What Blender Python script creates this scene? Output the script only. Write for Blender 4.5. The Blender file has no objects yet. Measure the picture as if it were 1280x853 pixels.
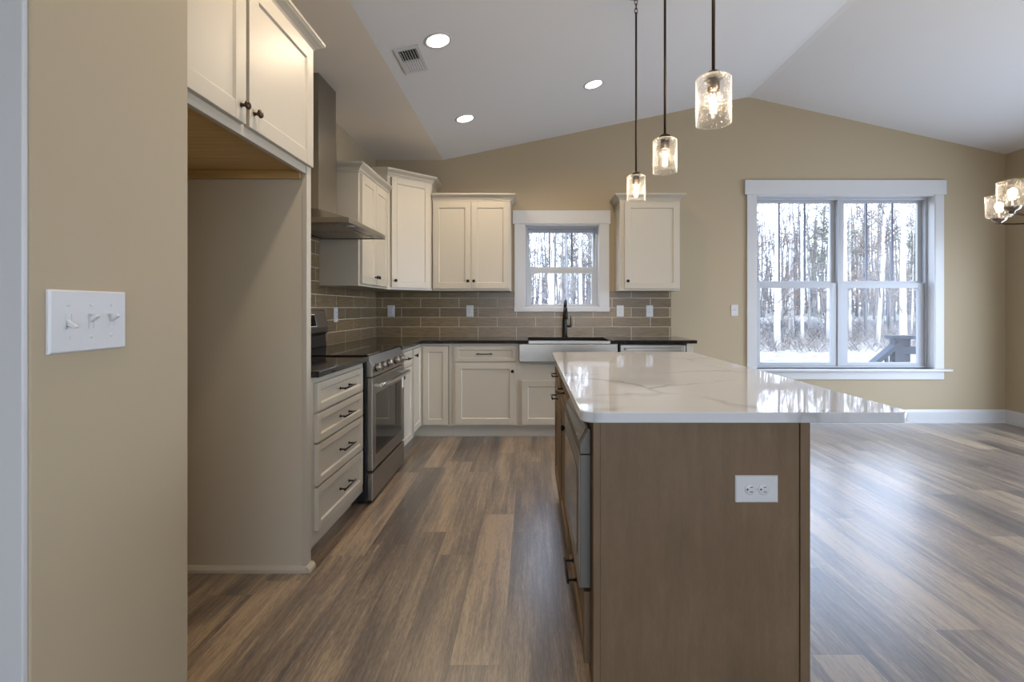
import bpy, bmesh, math, random
from mathutils import Vector, Matrix, Euler

# ------------------------------------------------------------------ camera, world, lights, exposure
SC = bpy.context.scene
COL = SC.collection
PI = math.pi
random.seed(7)

cam_data = bpy.data.cameras.new('camera')
cam = bpy.data.objects.new('camera', cam_data)
COL.objects.link(cam)
cam.location = (0, 0, 1.2)
cam.rotation_euler = (PI / 2, 0, 0)
cam_data.sensor_width = 36
cam_data.lens = 620 / 1280 * 36
cam_data.shift_x = -23 / 1280
cam_data.shift_y = -41 / 1280
cam_data.clip_start = 0.05
cam_data.clip_end = 400
SC.camera = cam

SC.view_settings.view_transform = 'Standard'
SC.view_settings.look = 'None'
SC.view_settings.exposure = 0.08
SC.view_settings.gamma = 1
SC.view_settings.use_curve_mapping = False
try:
    SC.cycles.use_denoising = True
    SC.cycles.max_bounces = 8
    SC.cycles.diffuse_bounces = 4
    SC.cycles.glossy_bounces = 4
    SC.cycles.transmission_bounces = 6
    SC.cycles.transparent_max_bounces = 12
    SC.cycles.caustics_reflective = False
    SC.cycles.caustics_refractive = False
    SC.cycles.sample_clamp_indirect = 6
except Exception:
    pass

SKY = 5.5           # strength of the pale winter sky
SUN = 5.0           # low sun from behind the house, falling on the woods
DOOR_LIGHT = 130     # daylight through the glazed door in the right wall
REAR_LIGHT = 84     # daylight through the windows behind the camera
CAN_LIGHT = 13      # each recessed light
PENDANT_LIGHT = 3.2
CHANDELIER_LIGHT = 7.0

w = bpy.data.worlds.new('sky')
SC.world = w
w.use_nodes = True
nt = w.node_tree
bg = nt.nodes['Background']
tc = nt.nodes.new('ShaderNodeTexCoord')
sp = nt.nodes.new('ShaderNodeSeparateXYZ')
rp = nt.nodes.new('ShaderNodeValToRGB')
nt.links.new(tc.outputs['Generated'], sp.inputs[0])
nt.links.new(sp.outputs['Z'], rp.inputs['Fac'])
rp.color_ramp.elements[0].position = 0.0
rp.color_ramp.elements[0].color = (0.79, 0.88, 1.0, 1)
rp.color_ramp.elements[1].position = 0.7
rp.color_ramp.elements[1].color = (0.50, 0.68, 1.0, 1)
nt.links.new(rp.outputs['Color'], bg.inputs['Color'])
bg.inputs['Strength'].default_value = SKY


def light(name, kind, loc, rot, energy, color, **kw):
    d = bpy.data.lights.new(name, kind)
    d.energy = energy
    d.color = color
    for k, v in kw.items():
        setattr(d, k, v)
    o = bpy.data.objects.new(name, d)
    COL.objects.link(o)
    o.location = loc
    o.rotation_euler = rot
    return o


light('sun', 'SUN', (0, -10, 20), (math.radians(52), 0, math.radians(-20)), SUN, (1.0, 0.93, 0.82), angle=0.02)
# daylight entering by the sliding glass door in the right wall and the windows of the rear wall
light('door_daylight', 'AREA', (5.25, 2.9, 1.15), (0, PI / 2, 0), DOOR_LIGHT, (0.70, 0.82, 1.0),
      shape='RECTANGLE', size=2.0, size_y=2.6)
light('rear_daylight', 'AREA', (0.9, -3.55, 1.45), (PI / 2, 0, 0), REAR_LIGHT, (0.87, 0.93, 1.0),
      shape='RECTANGLE', size=3.6, size_y=1.7)

# ------------------------------------------------------------------ materials


def mat(name, color=(.5, .5, .5), rough=.5, metal=0.0, spec=.5, emit=None, estr=0.0, coat=0.0):
    m = bpy.data.materials.new(name)
    m.use_nodes = True
    b = m.node_tree.nodes['Principled BSDF']
    b.inputs['Base Color'].default_value = (*color, 1)
    b.inputs['Roughness'].default_value = rough
    b.inputs['Metallic'].default_value = metal
    b.inputs['Specular IOR Level'].default_value = spec
    b.inputs['Coat Weight'].default_value = coat
    if emit:
        b.inputs['Emission Color'].default_value = (*emit, 1)
        b.inputs['Emission Strength'].default_value = estr
    return m


class NT:
    """short hand for building node trees"""

    def __init__(s, m):
        s.t = m.node_tree
        s.b = s.t.nodes.get('Principled BSDF')

    def n(s, typ, **kw):
        nd = s.t.nodes.new('ShaderNode' + typ)
        for k, v in kw.items():
            if k.startswith('i_'):
                key = k[2:]
                key = int(key) if key.isdigit() else key.replace('_', ' ')
                nd.inputs[key].default_value = v
            else:
                setattr(nd, k, v)
        return nd

    def l(s, a, b):
        s.t.links.new(a, b)

    def math(s, op, a, b=None, c=None):
        nd = s.t.nodes.new('ShaderNodeMath')
        nd.operation = op
        for i, v in enumerate((a, b, c)):
            if v is None:
                continue
            if isinstance(v, (int, float)):
                nd.inputs[i].default_value = v
            else:
                s.l(v, nd.inputs[i])
        return nd.outputs[0]

    def ramp(s, fac, stops, interp='LINEAR'):
        nd = s.t.nodes.new('ShaderNodeValToRGB')
        nd.color_ramp.interpolation = interp
        e = nd.color_ramp.elements
        while len(e) < len(stops):
            e.new(0.5)
        for el, (p, c) in zip(e, stops):
            el.position = p
            el.color = (*c, 1) if len(c) == 3 else c
        s.l(fac, nd.inputs['Fac'])
        return nd.outputs['Color']

    def bump(s, h, strength=.2, dist=.002):
        nd = s.n('Bump', i_Strength=strength, i_Distance=dist)
        s.l(h, nd.inputs['Height'])
        s.l(nd.outputs[0], s.b.inputs['Normal'])

    def coords(s, scale=(1, 1, 1), loc=(0, 0, 0), kind='Object'):
        t = s.n('TexCoord')
        mp = s.n('Mapping')
        mp.inputs['Scale'].default_value = scale
        mp.inputs['Location'].default_value = loc
        s.l(t.outputs[kind], mp.inputs['Vector'])
        return mp.outputs[0]


def painted(name, color, rough=.5, grain=.06):
    m = mat(name, color, rough)
    t = NT(m)
    nz = t.n('TexNoise', i_Scale=180.0, i_Detail=2.0)
    t.l(t.coords(), nz.inputs['Vector'])
    t.bump(nz.outputs['Fac'], grain, .001)
    return m


M = {}
M['wall'] = painted('greige_wall_paint', (.40, .323, .212), .7)
M['ceiling'] = painted('ceiling_paint', (.70, .70, .70), .8)
M['soffit'] = painted('flat_ceiling_paint', (.84, .78, .69), .8)
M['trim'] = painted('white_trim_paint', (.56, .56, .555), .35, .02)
M['cream'] = painted('cream_cabinet_paint', (.49, .447, .362), .38, .02)
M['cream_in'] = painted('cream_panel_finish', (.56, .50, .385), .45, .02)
M['black'] = mat('black_metal', (.012, .011, .010), .35, .6)
M['bronze'] = mat('bronze_metal', (.07, .045, .028), .35, .9)
M['nickel'] = mat('brushed_nickel', (.35, .31, .27), .3, 1)
M['gap'] = mat('dark_gap', (.01, .01, .01), .9)
M['plastic'] = mat('white_plastic', (.59, .59, .59), .3)
M['slot'] = mat('socket_slot', (.02, .02, .02), .6)
M['black_enamel'] = mat('black_enamel', (.012, .012, .012), .25)
M['black_glass'] = mat('black_glass', (.008, .007, .006), .03, 0, .45)
M['vinyl'] = mat('white_vinyl', (.44, .455, .48), .35)
M['muntin'] = mat('grey_muntin', (.13, .14, .20), .4)
M['maple'] = mat('maple_veneer', (.50, .32, .12), .45)
M['lens'] = mat('lamp_lens', (.9, .9, .9), .4, emit=(1.0, .84, .62), estr=9)
M['filament'] = mat('filament_glow', (1, .8, .5), .4, emit=(1.0, .78, .48), estr=60)
M['polished'] = mat('polished_steel', (.62, .60, .57), .16, 1)
M['case'] = mat('grey_brown_appliance_case', (.115, .105, .088), .5)
M['bulb_glow'] = mat('frosted_bulb', (1, .9, .8), .4, emit=(1.0, .82, .58), estr=9)
M['paper'] = mat('white_paper', (.8, .8, .8), .6)
M['deck'] = painted('weathered_deck_board', (.075, .078, .09), .8)

# brushed steel
for key, ax, base in (('steel', (2, 2, 220), (.30, .28, .245)), ('steel_v', (220, 220, 2), (.32, .298, .26))):
    m = mat('brushed_steel_' + key, base, .28, 1)
    t = NT(m)
    nz = t.n('TexNoise', i_Scale=1.0, i_Detail=3.0)
    t.l(t.coords(ax), nz.inputs['Vector'])
    r = t.math('MULTIPLY_ADD', nz.outputs['Fac'], .05, .31)
    t.l(r, t.b.inputs['Roughness'])
    M[key] = m

# maple grain
t = NT(M['maple'])
nz = t.n('TexNoise', i_Scale=1.0, i_Detail=4.0)
t.l(t.coords((60, 3, 20)), nz.inputs['Vector'])
t.l(t.ramp(nz.outputs['Fac'], [(.3, (.42, .27, .10)), (.7, (.56, .38, .15))]), t.b.inputs['Base Color'])

# stained island wood
m = mat('taupe_stained_maple', (.2, .14, .1), .55, 0, .3)
t = NT(m)
nz = t.n('TexNoise', i_Scale=1.0, i_Detail=5.0, i_Roughness=.65)
t.l(t.coords((38, 38, 5)), nz.inputs['Vector'])
n2 = t.n('TexNoise', i_Scale=5.0, i_Detail=3.0)
t.l(t.coords((1, 1, .6)), n2.inputs['Vector'])
n3 = t.n('TexNoise', i_Scale=1.0, i_Detail=2.0)
t.l(t.coords((420, 420, 60)), n3.inputs['Vector'])
f = t.math('ADD', t.math('MULTIPLY', nz.outputs['Fac'], .35), t.math('MULTIPLY', n2.outputs['Fac'], .45))
f = t.math('ADD', f, t.math('MULTIPLY', n3.outputs['Fac'], .2))
t.l(t.ramp(f, [(.3, (.120, .077, .042)), (.55, (.175, .115, .065)), (.75, (.235, .160, .095))]), t.b.inputs['Base Color'])
t.bump(nz.outputs['Fac'], .05, .001)
M['island'] = m

# black polished granite
m = mat('black_granite', (.012, .011, .011), .06, 0, .5)
t = NT(m)
nz = t.n('TexNoise', i_Scale=260.0, i_Detail=3.0)
t.l(t.coords(), nz.inputs['Vector'])
t.l(t.ramp(nz.outputs['Fac'], [(.5, (.010, .009, .009)), (.72, (.05, .045, .042))]), t.b.inputs['Base Color'])
M['granite'] = m

# white quartz with grey veins
m = mat('white_quartz', (.75, .74, .73), .035, 0, .55)
t = NT(m)
co = t.coords()
nz = t.n('TexNoise', i_Scale=1.6, i_Detail=4.0, i_Roughness=.55)
t.l(co, nz.inputs['Vector'])
mx = t.n('Mix', data_type='VECTOR', i_0=.42)
t.l(co, mx.inputs[4])
t.l(nz.outputs['Color'], mx.inputs[5])
v = t.n('TexVoronoi', feature='DISTANCE_TO_EDGE', i_Scale=2.1)
t.l(mx.outputs[1], v.inputs['Vector'])
n2 = t.n('TexNoise', i_Scale=2.3, i_Detail=2.0)
t.l(co, n2.inputs['Vector'])
mask = t.ramp(n2.outputs['Fac'], [(.47, (0, 0, 0)), (.58, (1, 1, 1))])
vein = t.ramp(v.outputs['Distance'], [(.0, (1, 1, 1)), (.012, (.55, .55, .55)), (.035, (0, 0, 0))])
fac = t.math('MULTIPLY', vein, mask)
mc = t.n('Mix', data_type='RGBA')
t.l(t.math('MULTIPLY', fac, .6), mc.inputs[0])
mc.inputs[6].default_value = (.60, .608, .62, 1)
mc.inputs[7].default_value = (.27, .26, .25, 1)
t.l(mc.outputs[2], t.b.inputs['Base Color'])
M['quartz'] = m


# backsplash tile: 0.40 x 0.10 m, half bond, streaky glaze; u = horizontal axis, v = height above the worktop
def tile_mat(name, axis, phase):
    m = mat(name, (.2, .16, .12), .16)
    t = NT(m)
    tcn = t.n('TexCoord')
    s = t.n('SeparateXYZ')
    t.l(tcn.outputs['Object'], s.inputs[0])
    u = t.math('ADD', s.outputs[axis], phase)
    vv = t.math('SUBTRACT', s.outputs['Z'], .905)
    c = t.n('CombineXYZ')
    t.l(u, c.inputs[0])
    t.l(vv, c.inputs[1])
    br = t.n('TexBrick', offset=.5, offset_frequency=2, squash=1.0)
    br.inputs['Scale'].default_value = 1
    br.inputs['Mortar Size'].default_value = .0024
    br.inputs['Mortar Smooth'].default_value = .1
    br.inputs['Brick Width'].default_value = .4
    br.inputs['Row Height'].default_value = .1
    br.inputs['Color1'].default_value = (.225, .157, .078, 1)
    br.inputs['Color2'].default_value = (.152, .104, .050, 1)
    br.inputs['Mortar'].default_value = (.62, .55, .42, 1)
    t.l(c.outputs[0], br.inputs['Vector'])
    wv = t.n('TexNoise', i_Scale=1.0, i_Detail=3.0, i_Distortion=.6)
    mp = t.n('Mapping')
    mp.inputs['Scale'].default_value = (9, 150, 1)
    t.l(c.outputs[0], mp.inputs['Vector'])
    t.l(mp.outputs[0], wv.inputs['Vector'])
    mx = t.n('Mix', data_type='RGBA', blend_type='MULTIPLY')
    mx.inputs[0].default_value = 1
    t.l(br.outputs['Color'], mx.inputs[6])
    g = t.ramp(wv.outputs['Fac'], [(.3, (.62, .62, .62)), (.7, (1.25, 1.25, 1.25))])
    mg = t.n('Mix', data_type='RGBA')
    t.l(br.outputs['Fac'], mg.inputs[0])
    t.l(g, mg.inputs[6])
    mg.inputs[7].default_value = (1, 1, 1, 1)
    t.l(mg.outputs[2], mx.inputs[7])
    t.l(mx.outputs[2], t.b.inputs['Base Color'])
    t.l(t.math('MULTIPLY_ADD', br.outputs['Fac'], .5, .32), t.b.inputs['Roughness'])
    h = t.math('SUBTRACT', t.math('MULTIPLY', wv.outputs['Fac'], .5), br.outputs['Fac'])
    t.bump(h, .35, .0015)
    return m


M['tile_back'] = tile_mat('linen_streaked_tile', 'X', 1.346 + .2)
M['tile_left'] = tile_mat('linen_streaked_tile_side', 'Y', -4.72 + .2)


# vinyl plank floor, planks along Y
def floor_mat():
    m = mat('vinyl_plank_floor', (.3, .22, .16), .35, 0, 1.0, coat=1.0)
    m.node_tree.nodes['Principled BSDF'].inputs['Coat Roughness'].default_value = .30
    t = NT(m)
    tcn = t.n('TexCoord')
    s = t.n('SeparateXYZ')
    t.l(tcn.outputs['Object'], s.inputs[0])
    W, L = .178, 1.22
    xs = t.math('DIVIDE', t.math('ADD', s.outputs['X'], 20.03), W)
    row = t.math('FLOOR', xs)
    wn = t.n('TexWhiteNoise', noise_dimensions='1D')
    t.l(row, wn.inputs['W'])
    ys = t.math('ADD', t.math('DIVIDE', t.math('ADD', s.outputs['Y'], 20), L), t.math('MULTIPLY', wn.outputs['Value'], 3.7))
    col = t.math('FLOOR', ys)
    idv = t.n('CombineXYZ')
    t.l(row, idv.inputs[0])
    t.l(col, idv.inputs[1])
    w2 = t.n('TexWhiteNoise', noise_dimensions='2D')
    t.l(idv.outputs[0], w2.inputs['Vector'])
    # streaky grain, shifted for each plank
    def grain(sx, sy, det, shift):
        c = t.n('CombineXYZ')
        t.l(t.math('ADD', t.math('MULTIPLY', s.outputs['X'], sx), t.math('MULTIPLY', w2.outputs['Value'], shift)), c.inputs[0])
        t.l(t.math('MULTIPLY', s.outputs['Y'], sy), c.inputs[1])
        t.l(t.math('MULTIPLY', w2.outputs['Value'], 37.0), c.inputs[2])
        nz = t.n('TexNoise', i_Scale=1.0, i_Detail=det, i_Roughness=.6, i_Distortion=.5)
        t.l(c.outputs[0], nz.inputs['Vector'])
        return nz.outputs['Fac']
    broad = grain(11, .9, 3.0, 60)
    mid = grain(46, 2.2, 4.0, 90)
    fine = grain(150, 5, 3.0, 20)
    f = t.math('ADD', t.math('MULTIPLY', broad, .75), t.math('MULTIPLY', mid, .44))
    f = t.math('ADD', f, t.math('MULTIPLY', fine, .44))
    f = t.math('ADD', f, t.math('MULTIPLY', w2.outputs['Value'], .24))
    f = t.math('MULTIPLY_ADD', f, 1.9, .5 - .935 * 1.9)
    base = t.ramp(f, [(.08, (.050, .035, .028)), (.36, (.122, .088, .066)), (.60, (.225, .163, .108)), (.92, (.41, .30, .185))])
    saw = grain(260, 26, 2.0, 50)   # short saw marks
    f = t.math('ADD', f, t.math('MULTIPLY', t.math('SUBTRACT', saw, .5), .9))
    t.l(f, base.node.inputs['Fac'])
    # groove between planks
    fx = t.math('FRACT', xs)
    ex = t.math('MULTIPLY', t.math('MINIMUM', fx, t.math('SUBTRACT', 1.0, fx)), W)
    fy = t.math('FRACT', ys)
    ey = t.math('MULTIPLY', t.math('MINIMUM', fy, t.math('SUBTRACT', 1.0, fy)), L)
    e = t.math('MINIMUM', ex, ey)
    g = t.math('LESS_THAN', e, .0009)
    mc = t.n('Mix', data_type='RGBA')
    t.l(t.math('MULTIPLY', g, .55), mc.inputs[0])
    t.l(base, mc.inputs[6])
    mc.inputs[7].default_value = (.03, .02, .015, 1)
    t.l(mc.outputs[2], t.b.inputs['Base Color'])
    t.l(t.math('MULTIPLY_ADD', fine, .12, .33), t.b.inputs['Roughness'])
    h = t.math('SUBTRACT', t.math('MULTIPLY', fine, .5), g)
    t.bump(h, .16, .001)
    return m


M['floor'] = floor_mat()


def clear_glass(name, tint=(1, 1, 1), gloss=.003, seeds=False):
    m = bpy.data.materials.new(name)
    m.use_nodes = True
    t = NT(m)
    t.t.nodes.remove(t.b)
    out = [n for n in t.t.nodes if n.type == 'OUTPUT_MATERIAL'][0]
    tr = t.n('BsdfTransparent')
    tr.inputs[0].default_value = (*tint, 1)
    gl = t.n('BsdfGlossy')
    gl.inputs['Roughness'].default_value = .03
    mx = t.n('MixShader')
    lw = t.n('LayerWeight')
    lw.inputs[0].default_value = .35
    t.l(t.math('MULTIPLY_ADD', lw.outputs['Facing'], .12 if seeds else .03, gloss), mx.inputs[0])
    t.l(tr.outputs[0], mx.inputs[1])
    t.l(gl.outputs[0], mx.inputs[2])
    last = mx
    if seeds:
        co = t.coords()
        v = t.n('TexVoronoi', i_Scale=135.0)
        t.l(co, v.inputs['Vector'])
        bub = t.ramp(v.outputs['Distance'], [(.16, (1, 1, 1)), (.30, (0, 0, 0))])
        n0 = t.n('TexNoise', i_Scale=45.0)
        t.l(co, n0.inputs['Vector'])
        bub = t.math('MULTIPLY', bub, t.ramp(n0.outputs['Fac'], [(.40, (0, 0, 0)), (.5, (1, 1, 1))]))
        rim = t.math('POWER', lw.outputs['Facing'], 5.0)
        bub = t.math('ADD', bub, rim)
        df = t.n('BsdfTranslucent')
        df.inputs[0].default_value = (.95, .93, .9, 1)
        d2 = t.n('BsdfDiffuse')
        d2.inputs[0].default_value = (.9, .9, .9, 1)
        ad = t.n('MixShader')
        t.l(df.outputs[0], ad.inputs[1])
        t.l(d2.outputs[0], ad.inputs[2])
        m2 = t.n('MixShader')
        t.l(t.math('MULTIPLY_ADD', bub, .45, .004), m2.inputs[0])
        t.l(last.outputs[0], m2.inputs[1])
        t.l(ad.outputs[0], m2.inputs[2])
        last = m2
        bp = t.n('Bump', i_Strength=.5, i_Distance=.002)
        t.l(v.outputs['Distance'], bp.inputs['Height'])
        t.l(bp.outputs[0], gl.inputs['Normal'])
    t.l(last.outputs[0], out.inputs[0])
    return m


M['pane'] = clear_glass('window_glass', (.97, .98, 1.0))
M['seeded'] = clear_glass('seeded_glass', (.97, .97, .97), .03, True)

# ------------------------------------------------------------------ mesh helpers


def box(bm, x0, x1, y0, y1, z0, z1, mi=0):
    if x0 > x1: x0, x1 = x1, x0
    if y0 > y1: y0, y1 = y1, y0
    if z0 > z1: z0, z1 = z1, z0
    v = [bm.verts.new(p) for p in ((x0, y0, z0), (x1, y0, z0), (x1, y1, z0), (x0, y1, z0),
                                   (x0, y0, z1), (x1, y0, z1), (x1, y1, z1), (x0, y1, z1))]
    for f in ((3, 2, 1, 0), (4, 5, 6, 7), (0, 1, 5, 4), (1, 2, 6, 5), (2, 3, 7, 6), (3, 0, 4, 7)):
        bm.faces.new([v[i] for i in f]).material_index = mi
    return v


def prism(bm, poly, axis, a, b, mi=0):
    """extrude 2D poly along axis between a and b. axis 'x': poly=(y,z); 'y': (x,z); 'z': (x,y)"""
    def P(p, t):
        return {'x': (t, p[0], p[1]), 'y': (p[0], t, p[1]), 'z': (p[0], p[1], t)}[axis]
    A = [bm.verts.new(P(p, a)) for p in poly]
    B = [bm.verts.new(P(p, b)) for p in poly]
    n = len(poly)
    fs = [bm.faces.new(A), bm.faces.new(list(reversed(B)))]
    for i in range(n):
        fs.append(bm.faces.new((A[i], B[i], B[(i + 1) % n], A[(i + 1) % n])))
    for f in fs:
        f.material_index = mi
    return A + B


def lathe(bm, prof, M4=None, n=24, mi=0, closed=False):
    """prof: list of (r,h) revolved about local z, then placed with M4"""
    rings = []
    for r, h in prof:
        if r < 1e-6:
            rings.append([bm.verts.new((0, 0, h))])
        else:
            rings.append([bm.verts.new((r * math.cos(2 * PI * i / n), r * math.sin(2 * PI * i / n), h)) for i in range(n)])
    pairs = list(zip(rings[:-1], rings[1:]))
    if closed:
        pairs.append((rings[-1], rings[0]))
    for A, B in pairs:
        for i in range(n):
            j = (i + 1) % n
            if len(A) == 1 and len(B) == 1:
                continue
            if len(A) == 1:
                f = bm.faces.new((A[0], B[i], B[j]))
            elif len(B) == 1:
                f = bm.faces.new((A[i], A[j], B[0]))
            else:
                f = bm.faces.new((A[i], A[j], B[j], B[i]))
            f.smooth = True
            f.material_index = mi
    vs = [v for R in rings for v in R]
    if M4 is not None:
        bmesh.ops.transform(bm, matrix=M4, verts=vs)
    return vs


def tube(bm, pts, r, n=10, mi=0, cap=True):
    pts = [Vector(p) for p in pts]
    rings = []
    up = None
    for i, p in enumerate(pts):
        if i == 0:
            d = pts[1] - p
        elif i == len(pts) - 1:
            d = p - pts[-2]
        else:
            d = (pts[i + 1] - p).normalized() + (p - pts[i - 1]).normalized()
        d.normalize()
        if up is None:
            up = d.orthogonal().normalized()
        else:
            up = (up - d * up.dot(d)).normalized()
        s = d.cross(up)
        rr = r[i] if isinstance(r, (list, tuple)) else r
        rings.append([bm.verts.new(p + (up * math.cos(2 * PI * k / n) + s * math.sin(2 * PI * k / n)) * rr) for k in range(n)])
    for A, B in zip(rings[:-1], rings[1:]):
        for k in range(n):
            f = bm.faces.new((A[k], A[(k + 1) % n], B[(k + 1) % n], B[k]))
            f.smooth = True
            f.material_index = mi
    if cap:
        for R in (list(reversed(rings[0])), rings[-1]):
            bm.faces.new(R).material_index = mi


def rot_to(d, loc=(0, 0, 0)):
    return Matrix.Translation(loc) @ Vector((0, 0, 1)).rotation_difference(Vector(d).normalized()).to_matrix().to_4x4()


def obj(name, bm, mats, parent=None, bevel=0.0, seg=2, label=None, kind=None):
    bmesh.ops.recalc_face_normals(bm, faces=bm.faces)
    me = bpy.data.meshes.new(name)
    bm.to_mesh(me)
    bm.free()
    for k in (mats if isinstance(mats, (list, tuple)) else [mats]):
        me.materials.append(M[k] if isinstance(k, str) else k)
    o = bpy.data.objects.new(name, me)
    COL.objects.link(o)
    if parent is not None:
        o.parent = parent
    if bevel:
        b = o.modifiers.new('edge', 'BEVEL')
        b.width = bevel
        b.segments = seg
        b.limit_method = 'ANGLE'
        b.angle_limit = math.radians(40)
    if label:
        o['label'] = label
    if kind:
        o['kind'] = kind
    return o


def B():
    return bmesh.new()


def thing(name, label, cat, loc=(0, 0, 0), rz=0.0, group=None):
    o = bpy.data.objects.new(name, None)
    COL.objects.link(o)
    o.empty_display_size = .1
    o.location = loc
    o.rotation_euler = (0, 0, rz)
    o['label'] = label
    o['category'] = cat
    if group:
        o['group'] = group
    return o


def struct(name, bm, mats, parent=None, bevel=0.0):
    o = obj(name, bm, mats, parent, bevel)
    if parent is None:
        o['kind'] = 'structure'
    return o


def dup(root, loc, label=None, rz=None):
    r = root.copy()
    COL.objects.link(r)
    r.location = loc
    if rz is not None:
        r.rotation_euler = (0, 0, rz)
    if label:
        r['label'] = label
    for ch in list(root.children):
        c = ch.copy()
        COL.objects.link(c)
        c.parent = r
        for g in list(ch.children):
            d = g.copy()
            COL.objects.link(d)
            d.parent = c
    return r


# ------------------------------------------------------------------ room shell
XL, XR, YB, YR = -1.62, 4.97, 5.19, -3.3      # left wall, right wall, back wall, rear wall
XC, ZC = -0.912, 2.752                         # crease where the vault begins
XRG, ZRG = 2.276, 3.413                        # ridge
ZR = 2.811                                     # eave height at the right wall
WT = .16                                       # wall thickness


def ceil_z(x):
    if x <= XC:
        return ZC
    if x <= XRG:
        return ZC + (ZRG - ZC) * (x - XC) / (XRG - XC)
    return ZRG + (ZR - ZRG) * (x - XRG) / (XR - XRG)


bm = B()
box(bm, -4.2, XR + WT, YR - WT, YB + .0, -.12, 0)
struct('floor', bm, 'floor')

# back wall with the two window openings
W1 = (-.063, .727, 1.21, 2.08)
W2 = (2.35, 4.225, .555, 2.385)


def wall_with_holes(bm, x0, x1, y0, y1, holes, topf):
    xs = sorted({x0, x1, XC, XRG} | {h[0] for h in holes} | {h[1] for h in holes})
    xs = [x for x in xs if x0 <= x <= x1]
    for a, b in zip(xs[:-1], xs[1:]):
        hs = [h for h in holes if h[0] <= a + 1e-6 and h[1] >= b - 1e-6]
        if hs:
            h = hs[0]
            box(bm, a, b, y0, y1, 0, h[2])
            prism(bm, [(a, h[3]), (b, h[3]), (b, topf(b)), (a, topf(a))], 'y', y0, y1)
        else:
            prism(bm, [(a, 0), (b, 0), (b, topf(b)), (a, topf(a))], 'y', y0, y1)


bm = B()
wall_with_holes(bm, XL - WT, XR + WT, YB, YB + WT, [W1, W2], lambda x: ceil_z(max(XL, min(XR, x))))
bmesh.ops.remove_doubles(bm, verts=bm.verts, dist=1e-5)
struct('wall_back', bm, 'wall')

bm = B()
box(bm, XL - WT, XL, 1.217, YB, 0, ZC)
struct('wall_left', bm, 'wall')

bm = B()   # pier beside the refrigerator space, its end towards the camera
box(bm, -4.2, -.84, .833, 1.217, 0, ZC)
struct('wall_pier', bm, 'wall', bevel=.003)

bm = B()   # thin board added over the pier end, paler than the wall
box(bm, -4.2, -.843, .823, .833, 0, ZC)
struct('pier_end_board', bm, 'trim', bevel=.002)
bm = B()   # right wall with the opening of the sliding glass door
box(bm, XR, XR + WT, YR - WT, 1.4, 0, ZR)
box(bm, XR, XR + WT, 1.4, 4.4, 2.1, ZR)
box(bm, XR, XR + WT, 4.4, YB, 0, ZR)
struct('wall_right', bm, 'wall')

bm = B()   # rear wall behind the camera, with a window opening
RW = (-.9, 2.7, .6, 2.3)
wall_with_holes(bm, -4.2, XR + WT, YR - WT, YR, [RW], lambda x: ceil_z(max(XL, min(XR, x))))
struct('wall_rear', bm, 'wall')
bm = B()
box(bm, -4.2 - WT, -4.2, YR - WT, 1.217, 0, ZC)
struct('wall_hall', bm, 'wall')

# ceiling: flat strip and vault
bm = B()
box(bm, -4.2 - WT, XC, YR - WT, YB + WT, ZC, ZC + .2)
o = struct('ceiling_flat', bm, 'soffit')
bm = B()
t_ = .2
rr = [(XRG - .10, ceil_z(XRG - .10)), (XRG - .05, ceil_z(XRG - .05) - .001), (XRG, ZRG - .006), (XRG + .05, ceil_z(XRG + .05) - .001), (XRG + .10, ceil_z(XRG + .10))]
poly = [(XC, ZC)] + rr + [(XR, ZR), (XR + WT, ZR), (XR + WT, ZR + t_), (XRG, ZRG + t_), (XC, ZC + t_)]
prism(bm, poly, 'y', YR - WT, YB + WT)
struct('ceiling', bm, 'ceiling')


def base_profile():
    return [(0, 0), (.022, 0), (.022, .016), (.013, .022), (.013, .115), (.009, .128), (.006, .14), (0, .14)]


bm = B()
prism(bm, [(YB - d, z) for d, z in base_profile()], 'x', 1.53, XR)
struct('baseboard_back', bm, 'trim')
bm = B()
prism(bm, [(XR - d, z) for d, z in base_profile()], 'y', 4.4, YB)
struct('baseboard_right', bm, 'trim')
bm = B()
prism(bm, [(YR + d, z) for d, z in base_profile()], 'x', -4.2, XR)
struct('baseboard_rear', bm, 'trim')

# backsplash
bm = B()
TH = .008
GT = .906
yb0, yb1 = YB - TH, YB
box(bm, XL + TH, -.166, yb0, yb1, GT, 1.372)
box(bm, -.166, .822, yb0, yb1, GT, 1.172)
box(bm, .822, 1.469, yb0, yb1, GT, 1.372)
bmesh.ops.remove_doubles(bm, verts=bm.verts, dist=1e-5)
struct('wall_backsplash_back', bm, 'tile_back')
bm = B()
box(bm, XL, XL + TH, 2.31, YB, GT, 1.372)
box(bm, XL, XL + TH, 3.02, 3.785, 1.372, 1.80)
struct('wall_backsplash_left', bm, 'tile_left')


# ------------------------------------------------------------------ windows (casing, frame, sashes, muntins, glass)
def sash(bm, x0, x1, z0, z1, gx0, gx1, gz0, gz1, y0, y1):
    box(bm, x0, gx0, y0, y1, z0, z1)
    box(bm, gx1, x1, y0, y1, z0, z1)
    box(bm, gx0, gx1, y0, y1, z0, gz0)
    box(bm, gx0, gx1, y0, y1, gz1, z1)


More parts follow.
